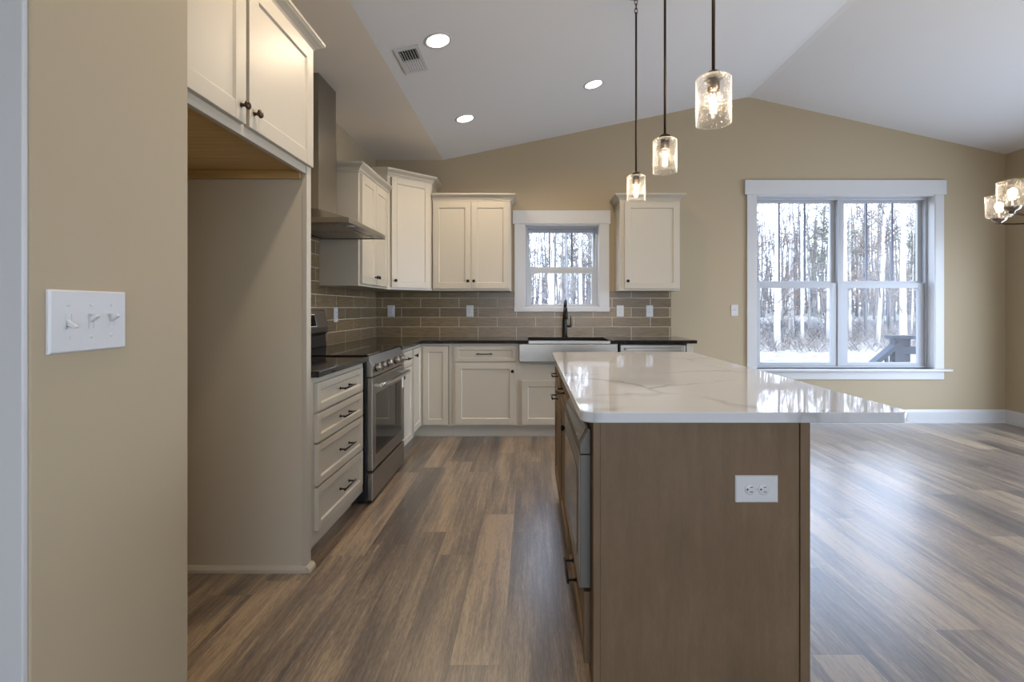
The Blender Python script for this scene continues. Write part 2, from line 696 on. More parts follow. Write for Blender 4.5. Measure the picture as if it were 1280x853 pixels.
def window_unit(name_i, parent, x0, x1, z0, z1, gl_u, gl_l, munt):
    """double hung unit: gl = glass rectangles of the upper and lower sash"""
    yf = YB + .115
    bm = B()   # fixed outer frame
    fr = .022
    ye = YB + WT
    box(bm, x0, x0 + fr, YB + .075, ye, z0, z1)
    box(bm, x1 - fr, x1, YB + .075, ye, z0, z1)
    box(bm, x0 + fr, x1 - fr, YB + .075, ye, z1 - fr, z1)
    box(bm, x0 + fr, x1 - fr, YB + .075, ye, z0, z0 + fr)
    obj('window_frame', bm, 'vinyl', parent, .002)
    zm = (gl_u[2] + gl_l[3]) / 2
    bm = B()
    sash(bm, x0 + fr, x1 - fr, zm - .02, z1 - fr, *gl_u, yf + .010, yf + .040)
    up = obj('upper_sash', bm, 'vinyl', parent, .002)
    bm = B()
    sash(bm, x0 + fr, x1 - fr, z0 + fr, zm + .018, *gl_l, yf - .026, yf + .008)
    lo = obj('lower_sash', bm, 'vinyl', parent, .002)
    for mxp in munt:
        bm = B()
        box(bm, mxp - .008, mxp + .008, yf + .019, yf + .031, gl_u[2] - .002, gl_u[3] + .002)
        obj('muntin', bm, 'muntin', up)
    bm = B()
    box(bm, gl_u[0] - .004, gl_u[1] + .004, yf + .024, yf + .028, gl_u[2] - .004, gl_u[3] + .004)
    obj('pane', bm, 'pane', up)
    bm = B()
    box(bm, gl_l[0] - .004, gl_l[1] + .004, yf - .011, yf - .007, gl_l[2] - .004, gl_l[3] + .004)
    obj('pane', bm, 'pane', lo)


def casing(parent, op, out, hd, bottom, stool=None):
    """op = opening; out = outer x of the side casings; hd = header (x0,x1,z0,z1)"""
    y0 = YB - .02
    bm = B()
    box(bm, out[0], op[0] + .004, y0, YB, bottom[0] if stool is None else op[2], hd[2])
    obj('side_casing', bm, 'trim', parent, .002)
    bm = B()
    box(bm, op[1] - .004, out[1], y0, YB, bottom[0] if stool is None else op[2], hd[2])
    obj('side_casing', bm, 'trim', parent, .002)
    bm = B()
    box(bm, hd[0], hd[1], YB - .027, YB, hd[2], hd[3])
    obj('head_casing', bm, 'trim', parent, .002)
    # jamb liner
    bm = B()
    j = .012
    ye = YB + .075
    box(bm, op[0], op[0] + j, y0 + .004, ye, op[2], op[3])
    box(bm, op[1] - j, op[1], y0 + .004, ye, op[2], op[3])
    box(bm, op[0], op[1], y0 + .004, ye, op[3] - j, op[3] + .002)
    box(bm, op[0], op[1], y0 + .004, ye, op[2] - .002, op[2] + j)
    obj('jamb', bm, 'trim', parent)
    if stool is None:
        bm = B()
        box(bm, out[0] - .004, out[1] + .004, YB - .03, YB, bottom[0], bottom[1])
        obj('sill', bm, 'trim', parent, .003)
    else:
        bm = B()
        box(bm, stool[0], stool[1], YB - .065, YB + .075, stool[2], stool[3])
        obj('stool', bm, 'trim', parent, .006, 3)
        bm = B()
        box(bm, out[0], out[1], YB - .02, YB, bottom[0], stool[2])
        obj('apron', bm, 'trim', parent, .002)


def win_root(name, x, z):
    o = bpy.data.objects.new(name, None)
    COL.objects.link(o)
    o.empty_display_size = .1
    o['kind'] = 'structure'
    return o


w1 = win_root('window_1', 0, 0)
casing(w1, W1, (-.166, .822), (-.185, .834, 2.081, 2.219), (1.164, 1.21))
window_unit('a', w1, W1[0] + .012, W1[1] - .012, W1[2] + .012, W1[3] - .012,
            (-.012, .668, 1.642, 2.008), (.006, .650, 1.242, 1.572), (.205, .443))
w2 = win_root('window_2', 0, 0)
casing(w2, W2, (2.26, 4.313), (2.236, 4.335, 2.386, 2.536), (.457, .5), (2.21, 4.372, .543, .567))
window_unit('a', w2, 2.362, 3.285, .567, 2.373, (2.43, 3.213, 1.492, 2.325), (2.445, 3.20, .622, 1.414), (2.671, 2.945))
window_unit('b', w2, 3.285, 4.213, .567, 2.373, (3.36, 4.148, 1.492, 2.325), (3.378, 4.128, .622, 1.414), (3.61, 3.887))

# sliding glass door in the right wall and window in the rear wall (both outside the photograph)
dr = win_root('door_1', 0, 0)
for a, b in ((1.4, 2.92), (2.88, 4.4)):
    bm = B()
    xo = XR + (.04 if a < 2 else .09)
    box(bm, xo, xo + .04, a, a + .08, 0.02, 2.1)
    box(bm, xo, xo + .04, b - .08, b, 0.02, 2.1)
    box(bm, xo, xo + .04, a + .08, b - .08, .02, .14)
    box(bm, xo, xo + .04, a + .08, b - .08, 2.0, 2.1)
    obj('door_panel', bm, 'vinyl', dr, .002)
    bm = B()
    box(bm, xo + .018, xo + .022, a + .08, b - .08, .14, 2.0)
    obj('pane', bm, 'pane', dr)
wr = win_root('window_3', 0, 0)
for a, b in ((-.9, .3), (.3, 1.5), (1.5, 2.7)):
    bm = B()
    sash(bm, a, b, .6, 2.3, a + .07, b - .07, .67, 2.23, YR - .1, YR - .06)
    obj('window_frame', bm, 'vinyl', wr, .002)
    bm = B()
    box(bm, a + .07, b - .07, YR - .082, YR - .078, .67, 2.23)
    obj('pane', bm, 'pane', wr)

# ------------------------------------------------------------------ cabinet kit (local: x along width, front at y=0 looking to -y, z up)


def shaker(bm, x0, x1, z0, z1, t=.02, rail=.057, y=0.0, mi=0, sink=.008):
    """door or drawer front: frame of four rails and a recessed panel"""
    yf, yk = y - t, y
    box(bm, x0, x0 + rail, yf, yk, z0, z1, mi)
    box(bm, x1 - rail, x1, yf, yk, z0, z1, mi)
    box(bm, x0 + rail, x1 - rail, yf, yk, z0, z0 + rail, mi)
    box(bm, x0 + rail, x1 - rail, yf, yk, z1 - rail, z1, mi)
    # sloping inner edge and panel
    a, b, c, d = x0 + rail, x1 - rail, z0 + rail, z1 - rail
    s = .006
    o_ = [bm.verts.new((p[0], yf + .001, p[1])) for p in ((a, c), (b, c), (b, d), (a, d))]
    i_ = [bm.verts.new((p[0], yf + sink, p[1])) for p in ((a + s, c + s), (b - s, c + s), (b - s, d - s), (a + s, d - s))]
    for k in range(4):
        bm.faces.new((o_[k], o_[(k + 1) % 4], i_[(k + 1) % 4], i_[k])).material_index = mi
    bm.faces.new(i_).material_index = mi


def knob(parent, x, z, y=-.02, m='bronze', r=.015):
    bm = B()
    lathe(bm, [(0.0001, 0), (.008, 0), (.006, .004), (.0055, .012), (.010, .016), (r, .020), (r, .025), (r * .75, .029), (0, .030)],
          rot_to((0, -1, 0), (x, y, z)), 20)
    return obj('knob', bm, m, parent)


def pull(parent, x, z, length=.13, y=-.02, m='black', r=.0045, out=.032, vertical=False):
    bm = B()
    h = length / 2
    dz = (0, 0, 1) if vertical else (1, 0, 0)
    c = Vector((x, y, z))
    d = Vector(dz)
    o_ = Vector((0, -out, 0))
    tube(bm, [c - d * h + o_, c + d * h + o_], r, 10)
    for s in (-.78, .78):
        tube(bm, [c + d * h * s, c + d * h * s + o_ * .98], r * .95, 10)
        lathe(bm, [(.0001, 0), (.008, 0), (.008, .003), (.005, .005)], rot_to((0, -1, 0), c + d * h * s), 14)
    return obj('pull', bm, m, parent)


def door(parent, x0, x1, z0, z1, mat_='cream', kn=None, pl=None, name='door', rail=.057, knm='bronze', plen=.13, y=0.0):
    bm = B()
    shaker(bm, x0, x1, z0, z1, rail=rail, y=y)
    d = obj(name, bm, mat_, parent, .0015)
    if kn:
        knob(d, *kn, y=y - .02, m=knm)
    if pl:
        pull(d, *pl, length=plen, y=y - .02)
    return d


CROWN = [(0, 0), (.006, 0), (.006, .010), (.012, .014), (.018, .026), (.030, .037), (.042, .044), (.046, .050), (.050, .052), (.050, .064), (0, .064)]


def crown_mesh(bm, path, z, prof=CROWN, k=1.0):
    """mitred moulding swept along an open path of (x,y); the outside is to the right of the direction of travel"""
    P = [Vector((p[0], p[1])) for p in path]
    n = len(P)
    offs = []
    for i in range(n):
        ns = []
        if i > 0:
            d = (P[i] - P[i - 1]).normalized(); ns.append(Vector((d.y, -d.x)))
        if i < n - 1:
            d = (P[i + 1] - P[i]).normalized(); ns.append(Vector((d.y, -d.x)))
        if len(ns) == 2:
            m = ns[0] + ns[1]
            m = m / m.length_squared * 2 if m.length > 1e-6 else ns[0]
            offs.append(m)
        else:
            offs.append(ns[0])
    rings = []
    for i in range(n):
        rings.append([bm.verts.new((P[i].x + offs[i].x * o * k, P[i].y + offs[i].y * o * k, z + h * k)) for o, h in prof])
    m = len(prof)
    for A, B_ in zip(rings[:-1], rings[1:]):
        for i in range(m):
            bm.faces.new((A[i], A[(i + 1) % m], B_[(i + 1) % m], B_[i]))
    bm.faces.new(rings[0])
    bm.faces.new(list(reversed(rings[-1])))


def crown_part(parent, path, z, k=1.0, extra_top=None):
    bm = B()
    crown_mesh(bm, path, z, k=k)
    return obj('crown_molding', bm, 'cream', parent)


# ---- back run, upper cabinets (front face at y = YB-.305) ----
YU = YB - .305
UB = 1.372


def upper(label, x0, w_, ztop, doors, yfront=YU, depth=.303, loc=None, rz=0.0, ret=(True, True), kn_side=None):
    t = thing('wall_cabinet', label, 'cabinet', loc or (x0, yfront, UB), rz)
    h = ztop - UB
    bm = B()
    box(bm, 0, w_, 0, depth, 0, h)
    obj('body', bm, 'cream', t, .0012)
    n = len(doors)
    for i, (a, b, kx) in enumerate(doors):
        door(t, a, b, .022, h - .030, kn=(kx, .095), knm='black')
    path = []
    if ret[0]:
        path.append((0, depth - .0))
    path += [(0, 0), (w_, 0)]
    if ret[1]:
        path.append((w_, depth))
    crown_part(t, path, h - .012)
    bm = B()
    box(bm, 0, w_, 0.0, depth, h, h + .046)
    obj('top_board', bm, 'cream', t)
    return t


# left of the window: x -.97 .. -.195
upper('cream two-door wall cabinet between the tall corner cabinet and the sink window', -.965, .768, 2.272,
      [(.010, .380, .380 - .026), (.386, .756, .386 + .026)], ret=(False, True))
upper('single-door cream wall cabinet to the right of the sink window', .880, .592, 2.272, [(.045, .580, .045 + .03)])

# left run upper cabinet: faces +X, y from 3.79 to 4.55
tl = thing('wall_cabinet', 'cream two-door wall cabinet beside the steel range hood', 'cabinet', (XL + .305, 3.79, UB), PI / 2)
bm = B(); box(bm, 0, .765, 0, .303, 0, .895); obj('body', bm, 'cream', tl, .0012)
door(tl, .035, .375, .020, .862, kn=(.375 - .026, .085), knm='black')
door(tl, .381, .722, .020, .862, kn=(.381 + .026, .085), knm='black')
crown_part(tl, [(0, .303), (0, 0), (.765, 0)], .872, k=1.05)
bm = B(); box(bm, 0, .765, 0, .303, .895, .935); obj('top_board', bm, 'cream', tl)

# diagonal corner wall cabinet
tc_ = thing('corner_wall_cabinet', 'tall cream diagonal wall cabinet in the kitchen corner, single door', 'cabinet', (XL, YB, UB))
cx0, cy0 = .305, -.633      # left end of the diagonal (local)
cx1, cy1 = .650, -.305      # right end
HT = 2.435 - UB
bm = B()
prism(bm, [(.002, -.002), (.002, cy0), (cx0, cy0), (cx1, cy1), (cx1, -.002)], 'z', 0, HT)
obj('body', bm, 'cream', tc_, .0012)
bm = B()
prism(bm, [(.002, -.002), (.002, cy0), (cx0, cy0), (cx1, cy1), (cx1, -.002)], 'z', HT, HT + .05)
obj('top_board', bm, 'cream', tc_)
L = math.hypot(cx1 - cx0, cy1 - cy0)
ang = math.atan2(cy1 - cy0, cx1 - cx0)
bm = B()
shaker(bm, .035, L - .03, .022, HT - .022, rail=.055)
bmesh.ops.transform(bm, matrix=Matrix.Translation((cx0, cy0, 0)) @ Matrix.Rotation(ang, 4, 'Z'), verts=bm.verts)
d = obj('door', bm, 'cream', tc_, .0015)
bm = B()
lathe(bm, [(0.0001, 0), (.008, 0), (.006, .004), (.0055, .012), (.010, .016), (.015, .020), (.015, .025), (.011, .029), (0, .030)],
      Matrix.Translation((cx0, cy0, 0)) @ Matrix.Rotation(ang, 4, 'Z') @ rot_to((0, -1, 0), (.065, -.02, .085)), 20)
obj('knob', bm, 'black', d)
crown_part(tc_, [(.002, cy0), (cx0, cy0), (cx1, cy1), (cx1, -.002)], HT - .012)

# ---- back run, base cabinets (face y=4.58, doors 4.56) ----
YF = 4.58


def toe(bm, x0, x1, d=.535, h=.115):
    box(bm, x0, x1, .07, d, 0, h)


# 24 inch drawer + door base
tb = thing('base_cabinet', 'cream base cabinet left of the sink, one wide drawer above one door', 'cabinet', (-.722, YF, 0))
bm = B(); box(bm, 0, .612, 0, .607, .113, .875); obj('body', bm, 'cream', tb, .0012)
bm = B(); toe(bm, 0, .612, .6); obj('toe_kick', bm, 'cream', tb)
door(tb, .030, .588, .712, .848, name='drawer', pl=(.30, .78), plen=.15, rail=.032)
door(tb, .030, .588, .127, .697, kn=(.588 - .030, .622), knm='black')

# sink base
tsb = thing('sink_cabinet', 'cream sink cabinet with double doors under the steel apron sink', 'cabinet', (-.110, YF, 0))
bm = B()
box(bm, 0, .915, 0, .607, .113, .70)
box(bm, 0, .012, 0, .607, .70, .875)
box(bm, .903, .915, 0, .607, .70, .875)
obj('body', bm, 'cream', tsb, .0012)
bm = B(); toe(bm, 0, .915, .6); obj('toe_kick', bm, 'cream', tsb)
door(tsb, .030, .4545, .127, .535, kn=(.43, .50), knm='black')
door(tsb, .4605, .885, .127, .535, kn=(.485, .50), knm='black')

# corner (lazy susan) cabinet
tcc = thing('corner_base_cabinet', 'cream corner base cabinet with bi-fold doors meeting in the inside corner', 'cabinet', (0, 0, 0))
bm = B()
prism(bm, [(XL + .002, 4.222), (-1.02, 4.222), (-1.02, YF), (-.724, YF), (-.724, YB - .002), (XL + .002, YB - .002)], 'z', .113, .875)
obj('body', bm, 'cream', tcc, .0012)
bm = B()
prism(bm, [(XL + .002, 4.222), (-1.09, 4.222), (-1.09, YF + .07), (-.724, YF + .07), (-.724, YB - .005), (XL + .002, YB - .005)], 'z', 0, .113)
obj('toe_kick', bm, 'cream', tcc)
bm = B()
shaker(bm, -.990, -.757, .127, .848, rail=.05, y=YF)
obj('door', bm, 'cream', tcc, .0015)
bm = B()   # dark reveal where the bi-fold door closes
box(bm, -.756, -.7515, YF - .001, YF + .002, .127, .850)
box(bm, -.990, -.7515, YF - .001, YF + .002, .8485, .8515)
obj('reveal', bm, 'gap', tcc)
bm = B()
shaker(bm, 0, .30, .127, .848, rail=.05)
bmesh.ops.transform(bm, matrix=Matrix.Translation((-1.02, 4.255, 0)) @ Matrix.Rotation(PI / 2, 4, 'Z'), verts=bm.verts)
d = obj('door', bm, 'cream', tcc, .0015)
bm = B()
lathe(bm, [(0.0001, 0), (.008, 0), (.006, .004), (.0055, .012), (.010, .016), (.015, .020), (.015, .025), (.011, .029), (0, .030)],
      rot_to((1, 0, 0), (-1.0, 4.30, .79)), 20)
obj('knob', bm, 'black', d)

# narrow base between range and corner, faces +X
tn = thing('base_cabinet', 'narrow cream base cabinet between the range and the corner cabinet, drawer over door', 'cabinet', (-1.02, 3.800, 0), PI / 2)
bm = B(); box(bm, 0, .420, 0, .598, .085, .875); obj('body', bm, 'cream', tn, .0012)
bm = B(); box(bm, 0, .420, .07, .59, 0, .085); obj('toe_kick', bm, 'cream', tn)
door(tn, .020, .405, .735, .848, name='drawer', pl=(.21, .79), rail=.03, plen=.13)
door(tn, .020, .405, .10, .715, kn=(.05, .66), knm='black', rail=.05)

# drawer stack near the refrigerator space
td = thing('drawer_cabinet', 'cream four-drawer base cabinet between the range and the refrigerator panel', 'cabinet', (-1.02, 2.309, 0), PI / 2)
bm = B(); box(bm, 0, .708, 0, .598, .085, .875); obj('body', bm, 'cream', td, .0012)
bm = B(); box(bm, 0, .708, .07, .59, 0, .085); obj('toe_kick', bm, 'cream', td)
for z0, z1 in ((.713, .846), (.565, .700), (.362, .555), (.150, .350)):
    door(td, .028, .655, z0, z1, name='drawer', pl=(.36, (z0 + z1) / 2), rail=.034, plen=.16)

# end panel right of dishwasher
te = thing('end_panel', 'narrow cream end panel closing the counter run beside the dishwasher', 'panel', (1.436, YF, 0))
bm = B(); box(bm, 0, .062, -.018, .607, 0, .875); obj('end_board', bm, 'cream', te, .0012)
bm = B(); box(bm, -.002, .064, -.026, -.018, 0, .09); obj('base_strip', bm, 'cream', te)

# dishwasher
tw = thing('dishwasher', 'stainless dishwasher under the black worktop right of the sink', 'dishwasher', (.822, YF, 0))
bm = B(); box(bm, 0, .605, .0, .57, .1, .868); obj('tub', bm, 'black_enamel', tw)
bm = B(); box(bm, .004, .601, -.022, -.001, .11, .775); obj('door', bm, 'steel', tw, .004)
bm = B(); box(bm, .004, .601, -.022, -.001, .780, .862); obj('control_strip', bm, 'steel', tw, .004)
bm = B(); box(bm, .045, .56, -.060, -.048, .812, .835)
box(bm, .060, .085, -.05, -.02, .815, .832); box(bm, .520, .545, -.05, -.02, .815, .832)
obj('handle', bm, 'nickel', tw, .003)
bm = B(); box(bm, .01, .595, .05, .4, .0, .1); obj('toe_kick', bm, 'black_enamel', tw)

# ---- apron sink ----
ts = thing('farmhouse_sink', 'stainless steel apron sink set into the black worktop below the window', 'sink', (-.022, 4.54, 0))
bm = B()
box(bm, -.083, .816, -.028, .035, .708, .874)
obj('apron', bm, 'steel', ts, .006, 3)
bm = B()
box(bm, .003, .749, -.028, .018, .8745, .902)
box(bm, .003, .018, .018, .455, .69, .874)
box(bm, .734, .749, .018, .455, .69, .874)
box(bm, .018, .734, .44, .455, .69, .874)
box(bm, .018, .734, .036, .455, .68, .69)
obj('basin', bm, 'steel', ts, .003)

# ---- black worktops ----
CX, CY = -.984, 4.54
twk = thing('black_worktop', 'black polished granite worktop running through the corner and around the sink', 'worktop', (0, 0, 0))
bm = B()
z0, z1 = .876, .906
prism(bm, [(XL + .001, 3.796), (CX, 3.796), (CX, CY), (-.022, CY), (-.022, YB - .19), (.730, YB - .19), (.730, CY), (1.528, CY), (1.528, YB - .001), (XL + .001, YB - .001)], 'z', z0, z1)
obj('slab', bm, 'granite', twk, .003)
twn = thing('black_worktop', 'short black granite worktop on the four-drawer cabinet beside the refrigerator panel', 'worktop', (0, 0, 0))
bm = B()
box(bm, XL + .001, CX, 2.306, 3.024, z0, z1)
obj('slab', bm, 'granite', twn, .003)

# ---- faucet ----
tf = thing('faucet', 'tall matte black pull-down faucet behind the sink', 'faucet', (.352, 5.075, .906))
bm = B()
lathe(bm, [(.0001, 0), (.030, 0), (.030, .006), (.026, .010), (.0255, .06), (.0235, .18), (.019, .24), (.0145, .27)], None, 24)
obj('body', bm, 'black', tf)
bm = B()
pts = [(0, 0, .25)]
R = .085
for k in range(0, 11):
    a = PI * k / 10 * .93
    pts.append((0, -R + R * math.cos(a), .29 + R * math.sin(a) * 1.05))
tube(bm, pts, [.0145] + [.0135 - .0003 * k for k in range(11)], 14)
obj('spout', bm, 'black', tf)
bm = B()
tube(bm, [(0, -2 * R + .003, .30), (0, -2 * R - .004, .27), (0, -2 * R - .012, .205), (0, -2 * R - .014, .185)], [.0135, .015, .019, .017], 16)
obj('spray_head', bm, 'black', tf)
bm = B()
tube(bm, [(.018, 0, .11), (.060, 0, .11)], .011, 14)
tube(bm, [(.060, 0, .102), (.062, 0, .14), (.058, -.004, .215)], [.0085, .0065, .0055], 12)
obj('handle', bm, 'black', tf)

# ------------------------------------------------------------------ range
tr = thing('electric_range', 'stainless freestanding electric range with five front knobs and black glass top', 'range', (-1.0, 3.030, 0), PI / 2)
RW_ = .762
bm = B()
box(bm, 0, RW_, .0, .600, .015, .905)
for fx in (.04, RW_ - .04):
    for fy in (.04, .55):
        box(bm, fx - .02, fx + .02, fy - .02, fy + .02, 0, .02)
obj('body', bm, 'black_enamel', tr, .003)
bm = B()
box(bm, -.003, RW_ + .003, -.005, .560, .905, .914)
obj('cooktop', bm, 'black_glass', tr, .003)
# sloped control panel
bm = B()
prism(bm, [(-.035, .778), (-.033, .848), (-.004, .904), (.0, .904), (.0, .778)], 'x', .0, RW_)
cp = obj('control_panel', bm, 'steel', tr, .003)
bm = B()
prism(bm, [(-.006, .902), (.02, .902), (.02, .915), (-.004, .916), (-.012, .908)], 'x', -.004, RW_ + .004)
obj('front_edge', bm, 'black_glass', tr, .002)
for k, s in enumerate((.072, .190, .335, .515, .650)):
    bm = B()
    mt = rot_to((0, -1, .30), (s, -.032, .828))
    lathe(bm, [(.0001, 0), (.027, 0), (.027, .005), (.0235, .007), (.0235, .009)], mt, 24)
    kb = obj('knob', bm, 'black_enamel', tr)
    bm = B()
    lathe(bm, [(.0225, .008), (.0225, .030), (.021, .034), (0, .035)], mt, 24)
    obj('knob_cap', bm, 'nickel', kb)
bm = B()
x0, x1, z0, z1 = .0, RW_, .205, .772
gx0, gx1, gz0, gz1 = .075, RW_ - .075, .285, .665
sash(bm, x0, x1, z0, z1, gx0, gx1, gz0, gz1, -.035, -.003)
od = obj('door', bm, 'steel_v', tr, .003)
bm = B()
box(bm, gx0, gx1, -.0335, -.01, gz0, gz1)
obj('glass', bm, 'black_glass', od)
bm = B()
pts = []
for k in range(13):
    u = k / 12
    pts.append((.035 + u * (RW_ - .07), -.078 - .012 * math.sin(PI * u), .725))
tube(bm, pts, .0145, 12)
box(bm, .030, .052, -.080, -.033, .714, .736)
box(bm, RW_ - .052, RW_ - .030, -.080, -.033, .714, .736)
obj('handle', bm, 'polished', od, .002)
bm = B()
box(bm, .695, .735, -.0362, -.035, .60, .69)
obj('sticker', bm, 'paper', od)
bm = B()
box(bm, 0, RW_, -.035, -.003, .022, .188)
obj('storage_drawer', bm, 'steel', tr, .004)
bm = B()
box(bm, .004, RW_ - .004, -.016, -.001, .186, .206)
obj('drawer_gap', bm, 'black_enamel', tr)
# backguard: local y = depth, wall at y=.62
bm = B()
prism(bm, [(.555, .914), (.618, .914), (.618, 1.0), (.560, 1.0)], 'x', .004, RW_ - .004)
obj('riser', bm, 'black_enamel', tr, .003)
bm = B()
prism(bm, [(.575, .995), (.546, 1.02), (.542, 1.06), (.570, 1.178), (.578, 1.184), (.618, 1.184), (.618, .995)], 'x', .0, RW_)
bgd = obj('backguard', bm, 'nickel', tr, .004)
bm = B()
def bgp(z, off=.0012):  # a point on the sloping face
    f = (z - 1.06) / (1.178 - 1.06)
    return .542 + (.570 - .542) * f - off
def sloped_patch(bm, xa, xb, za, zb, off):
    v = [bm.verts.new(p) for p in ((xa, bgp(za, off), za), (xb, bgp(za, off), za), (xb, bgp(zb, off), zb), (xa, bgp(zb, off), zb),
                                   (xa, bgp(za, 0), za), (xb, bgp(za, 0), za), (xb, bgp(zb, 0), zb), (xa, bgp(zb, 0), zb))]
    for f in ((0, 1, 2, 3), (7, 6, 5, 4), (0, 4, 5, 1), (1, 5, 6, 2), (2, 6, 7, 3), (3, 7, 4, 0)):
        bm.faces.new([v[i] for i in f])
sloped_patch(bm, .20, .56, 1.068, 1.155, .0012)
obj('display_frame', bm, 'paper', bgd)
bm = B()
sloped_patch(bm, .205, .555, 1.072, 1.151, .0022)
obj('display', bm, 'black_glass', bgd)

# ------------------------------------------------------------------ hood
th = thing('range_hood', 'stainless chimney range hood mounted above the electric range', 'range hood', (XL, 3.030, 0))
bm = B()
XH = .512
zt, zb = 1.757, 1.725
# rim as a hollow tray
box(bm, 0.004, XH, 0, .012, zb, zt); box(bm, .004, XH, .748, .760, zb, zt)
box(bm, XH - .014, XH, .012, .748, zb, zt); box(bm, .004, .018, .012, .748, zb, zt)
box(bm, .018, XH - .014, .012, .748, zt - .008, zt)
obj('canopy_rim', bm, 'steel', th, .0015)
bm = B()
c0, c1, cyA, cyB = .004, .228, .232, .532
lo_ = [(.004, .012), (XH - .01, .012), (XH - .01, .748), (.004, .748)]
hi_ = [(c0, cyA), (c1, cyA), (c1, cyB), (c0, cyB)]
A_ = [bm.verts.new((x, y, zt)) for x, y in lo_]
B_ = [bm.verts.new((x, y, zt + .095)) for x, y in hi_]
for k in range(4):
    bm.faces.new((A_[k], A_[(k + 1) % 4], B_[(k + 1) % 4], B_[k]))
bm.faces.new(A_)
bm.faces.new(B_)
obj('canopy', bm, 'steel', th)
bm = B()
box(bm, c0, c1, cyA, cyB, zt + .095, 2.30)
box(bm, c0, c1 - .003, cyA + .003, cyB - .003, 2.30, ZC - .001)
obj('chimney', bm, 'steel_v', th, .0015)
for k in range(2):
    bm = B()
    ya = .05 + k * .335
    box(bm, .06, XH - .085, ya, ya + .325, zb + .002, zb + .012)
    for q in range(9):
        box(bm, .075 + q * .038, .095 + q * .038, ya + .02, ya + .305, zb - .001, zb + .002)
    obj('grease_filter', bm, 'nickel', th)
bm = B()
box(bm, XH - .080, XH - .016, .012, .748, zb + .004, zb + .010)
obj('underside_panel', bm, 'steel', th)
for k in range(2):
    bm = B()
    lathe(bm, [(0.0001, 0), (.028, 0), (.028, .004), (0.0001, .004)], Matrix.Translation((XH - .048, .16 + k * .44, zb + .001)), 20)
    obj('lamp_lens', bm, 'paper', th)

# ------------------------------------------------------------------ refrigerator surround
tfz = thing('refrigerator_cabinet', 'cream surround for the empty refrigerator space, two doors over and tall side panel', 'cabinet', (-1.022, 1.2195, 0), PI / 2)
FL = 1.084       # length up to the panel's far face
FT = 2.40
bm = B()
box(bm, 0, FL - .042, 0, .597, 1.83, FT)
obj('body', bm, 'cream', tfz, .0012)
bm = B()
box(bm, 0, FL - .042, -.001, .019, 1.812, 1.83)
obj('bottom_rail', bm, 'cream', tfz, .001)
bm = B()
box(bm, 0, FL - .042, .020, .597, 1.824, 1.8295)
obj('underside', bm, 'maple', tfz, label='bare maple underside of the cabinet')
bm = B()
box(bm, .0, FL - .044, .578, .597, 1.776, 1.8235)
box(bm, FL - .060, FL - .043, .022, .577, 1.788, 1.8235)
obj('cleat', bm, 'maple', tfz)
bm = B()
box(bm, FL - .041, FL, 0, .597, 0, FT)
obj('side_panel', bm, 'cream_in', tfz, .0012)
bm = B()
box(bm, FL - .045, FL - .002, -.004, .018, 0, FT)
obj('panel_stile', bm, 'cream', tfz, .0012)
bm = B()
prism(bm, [(FL - .0415, 0), (FL - .060, 0), (FL - .058, .012), (FL - .050, .022), (FL - .0415, .028)], 'x', 0, 1)
bm.free()
bm = B()
# quarter-round shoe along panel foot: near face, and front edge
prism(bm, [(FL - .0415, 0), (FL - .062, 0), (FL - .060, .014), (FL - .052, .025), (FL - .0415, .028)], 'y', -.004, .597)
prism(bm, [(-.004, 0), (-.026, 0), (-.024, .014), (-.016, .025), (-.004, .028)], 'x', FL - .062, FL)
obj('shoe_molding', bm, 'cream', tfz)
door(tfz, .008, .530, 1.848, 2.392, kn=(.530 - .030, 1.905), rail=.062)
door(tfz, .550, FL - .012, 1.848, 2.392, kn=(.550 + .030, 1.905), rail=.062)
crown_part(tfz, [(0, 0), (FL, 0), (FL, .597)], FT - .015, k=1.0)
bm = B(); box(bm, 0, FL, 0.0, .597, FT, FT + .048); obj('top_board', bm, 'cream', tfz)

# ------------------------------------------------------------------ island
XI0, XI1, YI0, YI1 = .182, .812, 1.438, 3.300
ti = thing('kitchen_island', 'taupe stained wood kitchen island base under the white quartz top', 'kitchen island', (XI0, YI1, 0), -PI / 2)
# local: x from far end (y=YI1) towards the camera, front (y=0) looks to world -X, depth towards +X
LI = YI1 - YI0
WI = XI1 - XI0
bm = B()
box(bm, 0, LI - .020, 0, WI - .002, .10, .875)
obj('body', bm, 'island', ti, .001)
bm = B()
box(bm, .02, LI - .02, .06, WI - .01, 0, .10)
obj('toe_kick', bm, 'island', ti)
bm = B()
box(bm, LI - .0195, LI - .006, .022, WI - .030, 0, .875)
obj('end_panel', bm, 'island', ti)
for a, b in ((.0, .021), (WI - .029, WI)):
    bm = B()
    box(bm, LI - .0195, LI, a, b, 0, .8755)
    obj('corner_stile', bm, 'island', ti, .002)
# far cabinet: bank of drawers
fronts = [(.735, .858), (.605, .723)]
door(ti, .02, .575, .118, .593, 'island')
for z0, z1 in fronts:
    door(ti, .02, .575, z0, z1, 'island', name='drawer', pl=(.30, (z0 + z1) / 2 + .0), rail=.034, plen=.16)
# middle cabinet: drawer over door
door(ti, .600, 1.170, .735, .858, 'island', name='drawer', pl=(.885, .797), rail=.034, plen=.16)
door(ti, .600, 1.170, .118, .723, 'island', kn=(1.125, .675), knm='black')
# bay of the microwave drawer: wood drawer under it
door(ti, 1.195, 1.805, .128, .345, 'island', name='drawer', pl=(1.50, .25), rail=.05, plen=.17)
